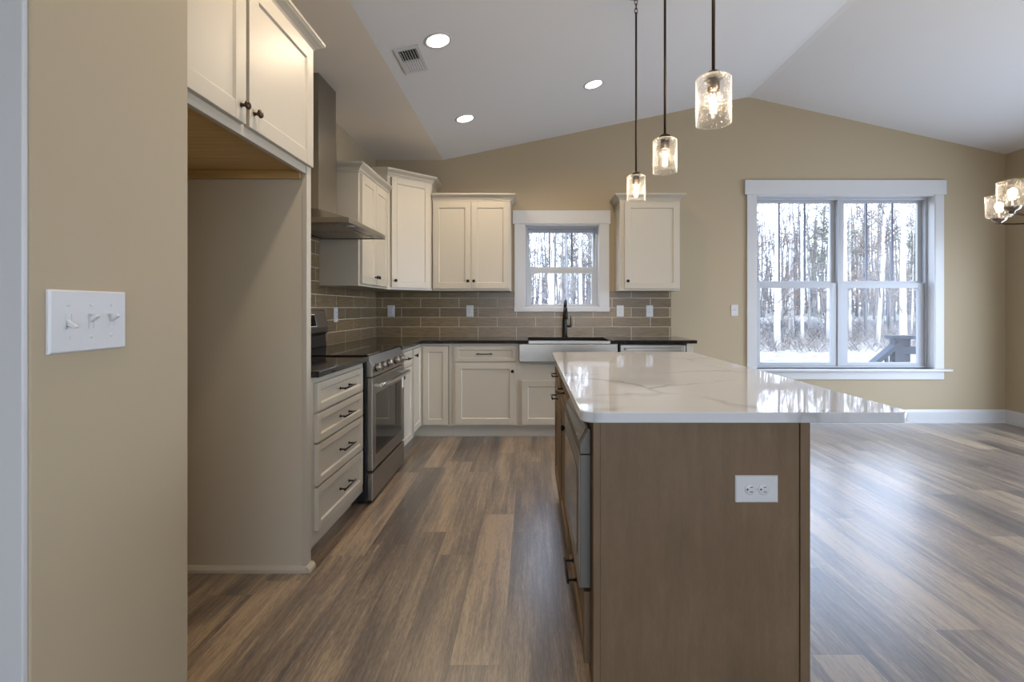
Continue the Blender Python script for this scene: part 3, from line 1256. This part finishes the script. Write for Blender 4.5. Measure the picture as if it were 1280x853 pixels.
# microwave drawer (lifts out: its own thing)
tm = thing('microwave_drawer', 'stainless built-in microwave drawer in the near side bay of the island', 'microwave', (XI0, YI1, 0), -PI / 2)
bm = B()
box(bm, 1.190, 1.815, -.0325, -.002, .362, .760)
mc_ = obj('drawer_case', bm, 'case', tm, .001)
bm = B()
box(bm, 1.190, 1.815, -.0355, -.033, .362, .760)
md = obj('drawer_front', bm, 'steel', tm, .0008)
bm = B()
box(bm, 1.255, 1.750, -.037, -.0355, .43, .70)
obj('glass', bm, 'black_glass', md)
bm = B()
prism(bm, [(-.034, .763), (-.034, .790), (-.008, .838), (-.002, .838), (-.002, .763)], 'x', 1.190, 1.815)
pn = obj('control_panel', bm, 'case', tm, .002)
bm = B()
n_ = Vector((0, -.048, .026)).normalized() * .0012
q = [(1.22, -.0325, .793), (1.785, -.0325, .793), (1.785, -.0105, .8335), (1.22, -.0105, .8335)]
v = [bm.verts.new(Vector(p) + n_) for p in q] + [bm.verts.new(Vector(p) - n_ * .5) for p in q]
for f in ((0, 1, 2, 3), (7, 6, 5, 4), (0, 4, 5, 1), (1, 5, 6, 2), (2, 6, 7, 3), (3, 7, 4, 0)):
    bm.faces.new([v[i] for i in f])
obj('display', bm, 'black_glass', pn)

# island top with rounded corners
tq = thing('island_countertop', 'white quartz island countertop with grey veins and rounded corners', 'countertop', (0, 0, 0))
bm = B()
x0, x1, y0, y1, r = .143, 1.085, 1.398, 3.335, .045


def rrect(x0, x1, y0, y1, r, n=8):
    pts = []
    for cx, cy, a0 in ((x1 - r, y0 + r, -PI / 2), (x1 - r, y1 - r, 0), (x0 + r, y1 - r, PI / 2), (x0 + r, y0 + r, PI)):
        for k in range(n + 1):
            a = a0 + PI / 2 * k / n
            pts.append((cx + r * math.cos(a), cy + r * math.sin(a)))
    return pts


prism(bm, rrect(x0, x1, y0, y1, r), 'z', .876, .906)
obj('slab', bm, 'quartz', tq, .003, 3)


# ------------------------------------------------------------------ outlets and switches
def plate(bm, w_, h, t=.006):
    a, b = w_ / 2, h / 2
    s = .003
    A = [bm.verts.new(p) for p in ((-a, 0, -b), (a, 0, -b), (a, 0, b), (-a, 0, b))]
    C = [bm.verts.new(p) for p in ((-a + .0, -t * .5, -b), (a, -t * .5, -b), (a, -t * .5, b), (-a, -t * .5, b))]
    D = [bm.verts.new(p) for p in ((-a + s, -t, -b + s), (a - s, -t, -b + s), (a - s, -t, b - s), (-a + s, -t, b - s))]
    for P, Q in ((A, C), (C, D)):
        for k in range(4):
            bm.faces.new((P[k], P[(k + 1) % 4], Q[(k + 1) % 4], Q[k]))
    bm.faces.new(D)
    bm.faces.new(list(reversed(A)))


def outlet(label, loc, rz, horizontal=False, kind='duplex', size=(.074, .118)):
    name = 'wall_outlet' if kind != 'toggle' else 'light_switch'
    t = thing(name, label, 'outlet' if kind != 'toggle' else 'light switch', loc, rz)
    w_, h = size
    bm = B()
    plate(bm, *((h, w_) if horizontal else (w_, h)))
    obj('cover_plate', bm, 'plastic', t)

    def R(x, z):
        return (z, x) if horizontal else (x, z)   # turned a quarter: slots up becomes sideways
    if kind == 'duplex':
        for s in (-.0195, .0195):
            bm = B()
            cx, cz = R(0, s)
            mt = Matrix.Translation((cx, -.006, cz)) @ Matrix.Rotation(PI / 2, 4, 'X')
            lathe(bm, [(.0001, 0.0), (.0165, 0), (.0165, .0012), (.0155, .002), (0, .002)], mt, 24)
            rc = obj('receptacle', bm, 'plastic', t)
            for dx, dz, ww, hh in ((-.0065, .003, .0018, .008), (.0065, .003, .0018, .007)):
                bm = B()
                x_, z_ = R(dx, s + dz)
                a, b = (hh, ww) if horizontal else (ww, hh)
                box(bm, x_ - a / 2, x_ + a / 2, -.0088, -.0078, z_ - b / 2, z_ + b / 2)
                obj('socket_slot', bm, 'slot', rc)
            bm = B()
            x_, z_ = R(0, s - .0085)
            lathe(bm, [(.0001, 0), (.0026, 0), (.0026, .001), (0, .001)], Matrix.Translation((x_, -.0078, z_)) @ Matrix.Rotation(PI / 2, 4, 'X'), 12)
            obj('ground_hole', bm, 'slot', rc)
        bm = B()
        lathe(bm, [(.0001, 0), (.003, 0), (.0025, .001), (0, .0012)], Matrix.Translation((0, -.006, 0)) @ Matrix.Rotation(PI / 2, 4, 'X'), 12)
        obj('screw', bm, 'plastic', t)
    elif kind == 'decora':
        bm = B()
        box(bm, -.0165, .0165, -.009, -.0055, -.033, .033)
        rc = obj('receptacle', bm, 'plastic', t, .001)
        for s in (-.017, .015):
            for dx in (-.0065, .0065):
                bm = B()
                box(bm, dx - .001, dx + .001, -.0096, -.0088, s, s + .008)
                obj('socket_slot', bm, 'slot', rc)
    else:
        bm = B()
        box(bm, -.005, .005, -.0075, -.0055, -.012, .012)
        obj('toggle_frame', bm, 'plastic', t)
        bm = B()
        prism(bm, [(-.006, -.004), (-.006, .004), (-.018, .012), (-.019, .007)], 'x', -.0035, .0035)
        obj('toggle', bm, 'plastic', t, .0008)
        for s in (-.030, .030):
            bm = B()
            lathe(bm, [(.0001, 0), (.003, 0), (.0025, .001), (0, .0012)], Matrix.Translation((0, -.006, s)) @ Matrix.Rotation(PI / 2, 4, 'X'), 12)
            obj('screw', bm, 'nickel', t)
    return t


yt = YB - TH
outlet('white outlet on the tiles near the kitchen corner, under the diagonal cabinet', (-1.456, yt, 1.170), 0, kind='decora')
outlet('white outlet on the tiles under the two-door wall cabinet', (-.632, yt, 1.170), 0, kind='decora')
outlet('white outlet on the tiles right beside the sink window casing', (.937, yt, 1.170), 0, kind='decora')
outlet('white outlet on the tiles under the right wall cabinet, farther from the sink window', (1.243, yt, 1.170), 0, kind='decora')
outlet('white outlet on the left side wall tiles beyond the range', (XL + TH, 4.105, 1.145), PI / 2, kind='decora')
outlet('white toggle switch on the beige wall between the backsplash and the large window', (2.135, YB, 1.178), 0, kind='toggle')
outlet('white horizontal outlet plate on the near end of the wooden island', (.6565, YI0 + .0055, .675), 0, horizontal=True, size=(.0785, .1245))

# three gang toggle switch on the pier (faces +X)
tg = thing('triple_light_switch', 'white three-toggle switch plate on the pier wall in the foreground', 'light switch', (-.84, .941, 1.176), PI / 2)
bm = B()
plate(bm, .163, .114, .007)
obj('cover_plate', bm, 'plastic', tg)
for i, (s, up) in enumerate(((-.046, -1), (0, 1), (.046, 1))):
    bm = B()
    box(bm, s - .0062, s - .0050, -.0078, -.0065, -.013, .013)
    box(bm, s + .0050, s + .0062, -.0078, -.0065, -.013, .013)
    box(bm, s - .0062, s + .0062, -.0078, -.0065, -.0142, -.013)
    box(bm, s - .0062, s + .0062, -.0078, -.0065, .013, .0142)
    fo = obj('toggle_frame', bm, 'plastic', tg)
    bm = B()
    prism(bm, [(-.0065, up * -.003), (-.0065, up * .007), (-.021, up * .0135), (-.022, up * .0085)], 'x', s - .004, s + .004)
    obj('toggle', bm, 'plastic', tg, .0008)
    for zz in (-.030, .030):
        bm = B()
        lathe(bm, [(.0001, 0), (.0032, 0), (.0028, .001), (0, .0013)], Matrix.Translation((s, -.007, zz)) @ Matrix.Rotation(PI / 2, 4, 'X'), 14)
        box(bm, s - .0004, s + .0004, -.0085, -.0082, zz - .0025, zz + .0025)
        obj('screw', bm, 'plastic', tg)

# ------------------------------------------------------------------ ceiling fixtures
slope = math.atan2(ZRG - ZC, XRG - XC)


def on_vault(t, x, y, eps=0.0):
    t.location = (x, y, ceil_z(x) - eps)
    t.rotation_euler = (0, -slope, 0)


cans = [(-.561, 3.012, 'recessed ceiling light beside the white air vent'),
        (-.559, 4.25, 'small recessed ceiling light near the crease, farthest from the camera on the left'),
        (.522, 4.095, 'recessed ceiling light to the left of the far pendant rod')]
proto = None
for x, y, lab in cans + [(-.56, 1.75, 'recessed ceiling light over the aisle near the refrigerator space')]:
    if proto is None:
        t = thing('recessed_light', lab, 'ceiling light', (0, 0, 0), 0, 'recessed lights in the sloped ceiling')
        bm = B()
        lathe(bm, [(.068, -.001), (.072, -.004), (.084, -.004), (.088, 0), (.088, .002), (.068, .002)], None, 40, closed=True)
        obj('trim_ring', bm, 'trim', t)
        bm = B()
        lathe(bm, [(.0001, -.0015), (.068, -.0015), (.068, .0015), (.0001, .0015)], None, 40)
        obj('lens', bm, 'lens', t)
        proto = t
    else:
        t = dup(proto, (0, 0, 0), lab)
    on_vault(t, x, y)
    light('can_glow', 'SPOT', (x + .004, y, ceil_z(x) - .02), (0, 0, 0), CAN_LIGHT * 3.2, (1.0, .80, .58),
          spot_size=math.radians(150), spot_blend=.6, shadow_soft_size=.06)

tv = thing('air_vent', 'white rectangular air vent grille on the sloped ceiling', 'air vent', (0, 0, 0))
on_vault(tv, -.757, 3.16)
bm = B()
a, b = .078, .155
box(bm, -a, -a + .022, -b, b, -.008, 0); box(bm, a - .022, a, -b, b, -.008, 0)
box(bm, -a + .022, a - .022, -b, -b + .028, -.008, 0); box(bm, -a + .022, a - .022, b - .028, b, -.008, 0)
box(bm, -a + .022, a - .022, -.004, .004, -.008, 0)
obj('frame', bm, 'trim', tv, .002)
bm = B(); box(bm, -a + .02, a - .02, -b + .025, b - .025, -.0010, 0.0); obj('duct', bm, 'gap', tv)
for k in range(7):
    bm = B()
    xk = -a + .030 + k * .0162
    bm2 = box(bm, -.0060, .0060, -.120, -.006, -.0007, .0007)
    bmesh.ops.transform(bm, matrix=Matrix.Translation((xk, 0, -.0055)) @ Matrix.Rotation(math.radians(48), 4, 'Y'), verts=bm.verts)
    obj('louver', bm, 'trim', tv)
for k in range(7):
    bm = B()
    xk = -a + .030 + k * .0162
    box(bm, -.0072, .0072, .008, .124, -.0007, .0007)
    bmesh.ops.transform(bm, matrix=Matrix.Translation((xk, 0, -.0055)) @ Matrix.Rotation(math.radians(-24), 4, 'Y'), verts=bm.verts)
    obj('louver', bm, 'trim', tv)


# ------------------------------------------------------------------ pendants
def shade_prof(r, h, t=.003):
    return [(r, 0), (r, h - .004), (r - .004, h), (.016, h), (.016, h - t), (r - .005, h - t), (r - t, h - .006), (r - t, 0)]


def pendant(x, y, zb, r, h, label):
    t = thing('pendant_light', label, 'pendant light', (x, y, zb))
    top = ceil_z(x) - zb
    bm = B()
    lathe(bm, shade_prof(r, h), None, 40, closed=True)
    obj('glass_shade', bm, 'seeded', t)
    bm = B()
    lathe(bm, [(.0001, h + .022), (.020, h + .022), (.030, h + .012), (.032, h + .002), (.032, h + .0005), (.0001, h + .0005)], None, 28)
    lathe(bm, [(.0001, h - .004), (.020, h - .004), (.020, h - .040), (.017, h - .044), (.0001, h - .044)], None, 24)
    obj('socket', bm, 'bronze', t)
    bm = B()
    tube(bm, [(0, 0, h + .02), (0, 0, top - .135)], .0058, 12)
    obj('rod', bm, 'bronze', t)
    # short swivel chain loop and canopy
    bm = B()
    zc = top - .135
    for k, (c_, horiz) in enumerate(((zc + .010, 0), (zc + .036, 1), (zc + .062, 0))):
        pts = []
        for j in range(17):
            a = 2 * PI * j / 16
            u, v_ = .0085 * math.cos(a), .018 * math.sin(a)
            pts.append((0, u, c_ + v_) if horiz else (u, 0, c_ + v_))
        tube(bm, pts, .0022, 8, cap=False)
    obj('chain', bm, 'bronze', t)
    bm = B()
    lathe(bm, [(.0001, -.06), (.012, -.058), (.014, -.045), (.055, -.030), (.062, -.018), (.062, .014), (.0001, .014)], Matrix.Translation((0, 0, top)), 32)
    obj('canopy', bm, 'bronze', t)
    bm = B()
    zt_ = h - .044
    lathe(bm, [(.012, zt_), (.013, zt_ - .01), (.020, zt_ - .035), (.0215, zt_ - .055), (.017, zt_ - .075), (.008, zt_ - .088), (0, zt_ - .091)], None, 24)
    bu = obj('bulb', bm, 'pane', t)
    bm = B()
    for k in range(6):
        a = 2 * PI * k / 6
        tube(bm, [(.005 * math.cos(a), .005 * math.sin(a), zt_ - .012), (.009 * math.cos(a + .4), .009 * math.sin(a + .4), zt_ - .070)], .0016, 6)
    obj('filament', bm, 'filament', bu)
    l_ = light('bulb_glow', 'POINT', (x, y, zb + h - .085), (0, 0, 0), PENDANT_LIGHT, (1.0, .78, .52), shadow_soft_size=.02)
    return t


pendant(.62, 2.91, 1.832, .054, .143, 'pendant light with seeded glass shade, farthest from the camera and smallest in view')
pendant(.62, 2.285, 1.826, .055, .150, 'middle one of three seeded glass pendant lights over the island')
pendant(.62, 1.68, 1.826, .0585, .152, 'pendant light with seeded glass shade, nearest the camera and largest in view')

# ------------------------------------------------------------------ dining chandelier (mostly outside the frame)
tch = thing('chandelier', 'dining chandelier with seeded glass cups on curved bronze arms', 'chandelier', (2.76, 2.49, 0))
zc0 = 1.665
bm = B()
topz = ceil_z(2.76)
lathe(bm, [(.0001, zc0 - .03), (.012, zc0 - .025), (.022, zc0), (.022, zc0 + .02), (.010, zc0 + .04), (.010, zc0 + .48), (.0001, zc0 + .5)], None, 20)
tube(bm, [(0, 0, zc0 + .45), (0, 0, topz - .02)], .006, 10)
obj('stem', bm, 'bronze', tch)
bm = B(); lathe(bm, [(.0001, -.035), (.055, -.03), (.062, -.01), (.062, .012), (.0001, .012)], Matrix.Translation((0, 0, topz)), 28); obj('canopy', bm, 'bronze', tch)
for k in range(5):
    a = PI + (math.atan2(.325, -.10) - PI) * k
    ca, sa = math.cos(a), math.sin(a)
    R = .34
    bm = B()
    pts = []
    for j in range(9):
        u = j / 8
        pts.append((ca * (.018 + u * (R + .012 - .018)), sa * (.018 + u * (R + .012 - .018)), zc0 + .035 - .03 * math.sin(PI * u) - .002 * u - .015 * u))
    # flat bowed bar
    for j in range(8):
        p, q = Vector(pts[j]), Vector(pts[j + 1])
        side = Vector((-sa, ca, 0)) * .006
        up_ = Vector((0, 0, .004))
        vs = [bm.verts.new(c_) for c_ in (p - side - up_, p + side - up_, p + side + up_, p - side + up_, q - side - up_, q + side - up_, q + side + up_, q - side + up_)]
        for f in ((0, 1, 2, 3), (4, 7, 6, 5), (0, 4, 5, 1), (1, 5, 6, 2), (2, 6, 7, 3), (3, 7, 4, 0)):
            bm.faces.new([vs[i] for i in f])
    arm = obj('arm', bm, 'bronze', tch)
    ex, ey = ca * R, sa * R
    mt = Matrix.Translation((ex, ey, zc0 + .02))
    bm = B()
    lathe(bm, [(.0001, -.012), (.010, -.010), (.012, .002), (.030, .012), (.034, .022), (.034, .028), (.016, .030), (.016, .058), (.0001, .060)], mt, 24)
    obj('socket', bm, 'nickel', arm)
    bm = B()
    lathe(bm, [(.018, .030), (.052, .030), (.060, .038), (.062, .150), (.059, .150), (.057, .040), (.050, .033), (.018, .033)], mt, 36, closed=True)
    obj('glass_shade', bm, 'seeded', arm)
    bm = B()
    lathe(bm, [(.012, .060), (.012, .066), (.017, .082), (.020, .095), (.017, .107), (.010, .114), (0, .117)], mt, 20)
    obj('bulb', bm, 'bulb_glow', arm)
    light('cup_glow', 'POINT', (2.76 + ex, 2.49 + ey, zc0 + .175), (0, 0, 0), CHANDELIER_LIGHT * .5, (1.0, .78, .52), shadow_soft_size=.03)

# ------------------------------------------------------------------ outside: ground, woods, deck stair rail
m = mat('leaf_litter_ground', (.5, .42, .3), .9)
t = NT(m)
nz = t.n('TexNoise', i_Scale=3.0, i_Detail=8.0, i_Roughness=.75)
t.l(t.coords(), nz.inputs['Vector'])
t.l(t.ramp(nz.outputs['Fac'], [(.35, (.10, .085, .07)), (.5, (.28, .25, .21)), (.7, (.5, .47, .42))]), t.b.inputs['Base Color'])
M['litter'] = m
bm = B()
N = 40
GX0, GX1, GY0, GY1 = -30.0, 60.0, 5.36, 95.0
grid = []
for j in range(N + 1):
    row = []
    y = GY0 + (GY1 - GY0) * (j / N) ** 1.6
    for i in range(N + 1):
        x = GX0 + (GX1 - GX0) * i / N
        z = -1.05 + .10 * math.sin(x * .7) * math.sin(y * .5) + max(0, y - 26) * .035
        if y < 6.5: z = -1.05
        row.append(bm.verts.new((x, y, z)))
    grid.append(row)
for j in range(N):
    for i in range(N):
        bm.faces.new((grid[j][i], grid[j][i + 1], grid[j + 1][i + 1], grid[j + 1][i]))
for xa, xb, ya, yb in ((XR + WT, 60, -40, 5.36), (-30, XR + WT, -40, YR - WT)):
    bm.faces.new([bm.verts.new(p) for p in ((xa, ya, -1.05), (xb, ya, -1.05), (xb, yb, -1.05), (xa, yb, -1.05))])
o = struct('ground', bm, 'litter')


def ground_z(x, y):
    return -1.05 + .10 * math.sin(x * .7) * math.sin(y * .5) + max(0, y - 26) * .035


def bark(name, c0, c1):
    m = mat(name, c0, .85)
    t = NT(m)
    nz = t.n('TexNoise', i_Scale=2.0, i_Detail=5.0)
    t.l(t.coords((3, 3, .6)), nz.inputs['Vector'])
    t.l(t.ramp(nz.outputs['Fac'], [(.35, c0), (.65, c1)]), t.b.inputs['Base Color'])
    return m


M['bark_pale'] = bark('pale_bark', (.42, .41, .40), (.70, .69, .68))
M['bark_grey'] = bark('grey_bark', (.09, .095, .10), (.24, .24, .25))
M['twig'] = bark('grey_brown_twigs', (.12, .11, .105), (.27, .245, .235))
M['dry_leaf'] = bark('dry_leaves', (.20, .13, .09), (.34, .26, .20))
M['green_leaf'] = bark('sparse_green_leaves', (.10, .14, .06), (.24, .30, .16))


def tree_mesh(seed, h, r, lean=0.0, nb=22, leafy=False):
    rnd = random.Random(seed)
    tr_, tw = B(), B()
    pts, rad = [], []
    wob = rnd.uniform(0, 6)
    for k in range(9):
        u = k / 8
        pts.append(Vector((lean * u * h + .10 * math.sin(wob + u * 5) * u, .08 * math.cos(wob + u * 4) * u, u * h)))
        rad.append(r * (1.15 if k == 0 else 1 - .75 * u))
    tube(tr_, pts, rad, 8)

    def at(u):
        f = u * 8
        i = min(7, int(f))
        return pts[i].lerp(pts[i + 1], f - i)
    lv = []
    for b in range(nb):
        u = rnd.uniform(.10, .98)
        p = at(u)
        a = rnd.uniform(0, 2 * PI)
        ln = rnd.uniform(.6, 2.2) * (1.2 - .5 * u)
        d = Vector((math.cos(a), math.sin(a), rnd.uniform(.1, 1.1))).normalized()
        q1 = p + d * ln * .5
        d2 = (d + Vector((rnd.uniform(-.4, .4), rnd.uniform(-.4, .4), rnd.uniform(-.1, .6)))).normalized()
        q2 = q1 + d2 * ln * .6
        tube(tw, [p, q1, q2], [.028, .016, .006], 4, cap=False)
        for s in range(15):
            f = rnd.uniform(.15, 1)
            base = p.lerp(q1, f * 2) if f < .5 else q1.lerp(q2, f * 2 - 1)
            dd = (d + Vector((rnd.uniform(-1, 1), rnd.uniform(-1, 1), rnd.uniform(-.5, .9)))).normalized()
            e1 = base + dd * rnd.uniform(.2, .5)
            e2 = e1 + (dd + Vector((rnd.uniform(-.6, .6), rnd.uniform(-.6, .6), rnd.uniform(-.2, .6)))).normalized() * rnd.uniform(.2, .5)
            tube(tw, [base, e1, e2], [.010, .007, .004], 3, cap=False)
            lv += [e1, e2]
    lf = None
    if leafy:
        lf = B()
        for p in lv:
            for _ in range(2):
                c = p + Vector((rnd.uniform(-.2, .2), rnd.uniform(-.2, .2), rnd.uniform(-.2, .1)))
                s = rnd.uniform(.025, .055)
                a, b_ = rnd.uniform(0, PI), rnd.uniform(-1, 1)
                u_ = Vector((math.cos(a), math.sin(a), b_)).normalized() * s
                v_ = u_.orthogonal().normalized() * s * .7
                lf.faces.new([lf.verts.new(c + w_) for w_ in (u_, v_, -u_, -v_)])
    return tr_, tw, lf


protos = []
specs = [(1, 17, .17, 0.0, 30, False, 'bark_pale', None), (2, 15, .09, .02, 26, True, 'bark_grey', 'dry_leaf'),
         (3, 16, .14, -.01, 30, False, 'bark_grey', None), (4, 13, .07, .05, 26, True, 'bark_pale', 'dry_leaf'),
         (5, 11, .05, -.03, 26, True, 'bark_pale', 'green_leaf'), (6, 15, .11, .01, 30, False, 'bark_pale', None),
         (7, 9, .04, .03, 30, True, 'bark_grey', 'dry_leaf')]
labs = ['tall bare tree with thick pale trunk in the woods outside', 'slim grey tree with dry leaves in the woods outside',
        'tall bare tree with grey trunk in the woods outside', 'slim pale leaning tree with dry leaves in the woods outside',
        'thin pale sapling with sparse green leaves in the woods outside', 'bare pale trunked tree of middle thickness in the woods outside',
        'thin grey sapling with dry leaves in the woods outside']
for i, (sd, h, r, lean, nb, leafy, bk, lfm) in enumerate(specs):
    t = thing('tree', labs[i], 'tree', (0, 0, 0), 0, labs[i].split(' in the woods')[0] + 's')
    a, b, c = tree_mesh(sd, h, r, lean, nb, leafy)
    obj('trunk', a, bk, t)
    obj('branches', b, 'twig', t)
    if c:
        obj('leaves', c, lfm, t)
    protos.append(t)

rnd = random.Random(21)
# hand-placed trees that the photograph shows clearly: (pixel ratio X/z, depth, prototype, turn, label)
hero = [(.497, 26.5, 0, .3, 'straight bright white trunk seen in the middle of the left pane of the large window'),
        (.752, 25.5, 0, 2.0, 'thick white trunk rising behind the deck post in the large window'),
        (.700, 28.0, 3, .0, 'white trunk leaning to one side in the right pane of the large window'),
        (.043, 25.0, 0, 4.0, 'thick white trunk at the left edge of the sink window'),
        (.548, 30.0, 5, 1.0, 'forked pale trunk near the centre mullion of the large window'),
        (.102, 27.0, 5, 2.0, 'pale trunk at the right side of the sink window')]
used = set()


def place_tree(pi, x, y, rz, sc, label=None):
    if pi not in used:
        t = protos[pi]
        used.add(pi)
        t.location = (x, y, 0)
    else:
        t = dup(protos[pi], (x, y, 0))
    t.rotation_euler = (0, 0, rz)
    t.scale = (sc, sc, sc)
    t.location.z = ground_z(x, y) - .05
    t['label'] = labs[pi]
    t['group'] = labs[pi].split(' in the woods')[0] + 's'
    if label:
        t['label'] = label
        if 'group' in t:
            del t['group']
    return t


spots = []
for i in range(110):
    pi = rnd.choices(range(7), [1, 4, 2, 4, 3, 3, 5])[0]
    y = rnd.uniform(27, 60) if i % 3 else rnd.uniform(27, 38)
    q = rnd.uniform(-.10, .92)
    if any(abs(q - hq[0]) < .010 and y < hq[1] + 3 for hq in hero):
        q += .02
    x = q * y
    if any(math.hypot(x - a_, y - b_) < 1.6 for a_, b_ in spots):
        y += 3.0
        x = q * y
    spots.append((x, y))
    place_tree(pi, x, y, rnd.uniform(0, 6.28), rnd.uniform(.8, 1.15))
for q, y, pi, rz, lab in hero:
    place_tree(pi, q * y, y, rz, 1.0 if pi != 3 else 1.5, lab)

# undergrowth: brush nobody could count
bm = B()
for i in range(5200):
    y = rnd.uniform(25.5, 48)
    x = rnd.uniform(-.12, .95) * y
    z = ground_z(x, y)
    for _ in range(2):
        a = rnd.uniform(0, 6.28)
        hgt = rnd.uniform(.2, 1.5) * rnd.uniform(.4, 1)
        p = Vector((x, y, z))
        e = p + Vector((math.cos(a) * hgt * .5, math.sin(a) * hgt * .5, hgt * .6))
        e2 = e + Vector((math.cos(a + .8) * hgt * .4, math.sin(a) * hgt * .3, hgt * rnd.uniform(-.2, .5)))
        tube(bm, [p, e, e2], [.014, .010, .005], 3, cap=False)
o = obj('brushwood', bm, 'twig')
o['kind'] = 'stuff'
o['label'] = 'tangled leafless brushwood along the edge of the woods'
o['category'] = 'undergrowth'

# distant wooded bank closing the view
bm = B()
for i in range(420):
    y = rnd.uniform(60, 80)
    x = rnd.uniform(-.15, 1.0) * y
    z = ground_z(x, y)
    hh = rnd.uniform(7, 17)
    tube(bm, [(x, y, z), (x + rnd.uniform(-.5, .5), y, z + hh * .5), (x + rnd.uniform(-1, 1), y, z + hh)], [rnd.uniform(.08, .2), .1, .04], 4, cap=False)
    for _ in range(14):
        u = rnd.uniform(.05, .95)
        a = rnd.uniform(0, 6.28)
        p = Vector((x, y, z + hh * u))
        tube(bm, [p, p + Vector((math.cos(a) * 1.4, math.sin(a) * 1.4, rnd.uniform(.2, 1.4)))], [.05, .02], 3, cap=False)
o = obj('distant_woods', bm, 'bark_grey')
o['kind'] = 'stuff'
o['label'] = 'grey mass of distant bare woods beyond the nearer trees'
o['category'] = 'woods'

# deck stair rail outside the large window
tk = thing('deck_railing', 'grey weathered deck newel with sloping stair rails outside the large window', 'railing', (0, 6.45, 0))
bm = B(); box(bm, 4.74, 4.86, 0, .1, -1.1, .80); obj('post', bm, 'deck', tk, .004)
bm = B(); box(bm, 4.885, 4.99, .06, .10, -1.1, .80); obj('post', bm, 'deck', tk, .004)
bm = B(); box(bm, 4.70, 5.30, -.03, .14, .80, .845); obj('cap_board', bm, 'deck', tk, .004)
bm = B(); box(bm, 4.74, 5.30, .02, .06, .60, .70); box(bm, 4.86, 5.30, .02, .06, -.35, -.27); obj('rail_board', bm, 'deck', tk, .003)


def sloped(bm, x0, z0, x1, z1, t_, y0, y1):
    prism(bm, [(x0, z0 - t_), (x1, z1 - t_), (x1, z1), (x0, z0)], 'y', y0, y1)


bm = B(); sloped(bm, 4.78, .76, 3.5, -.30, .075, -.02, .10); obj('handrail', bm, 'deck', tk, .003)
bm = B(); sloped(bm, 4.78, .56, 3.5, -.50, .075, .03, .07); obj('lower_rail', bm, 'deck', tk, .003)
for k in range(5):
    bm = B()
    xx = 4.64 - k * .24
    zt2 = .62 - (4.78 - xx) * .83
    box(bm, xx - .018, xx + .018, .0, .03, zt2 - .85, zt2 + .1)
    obj('baluster', bm, 'deck', tk)
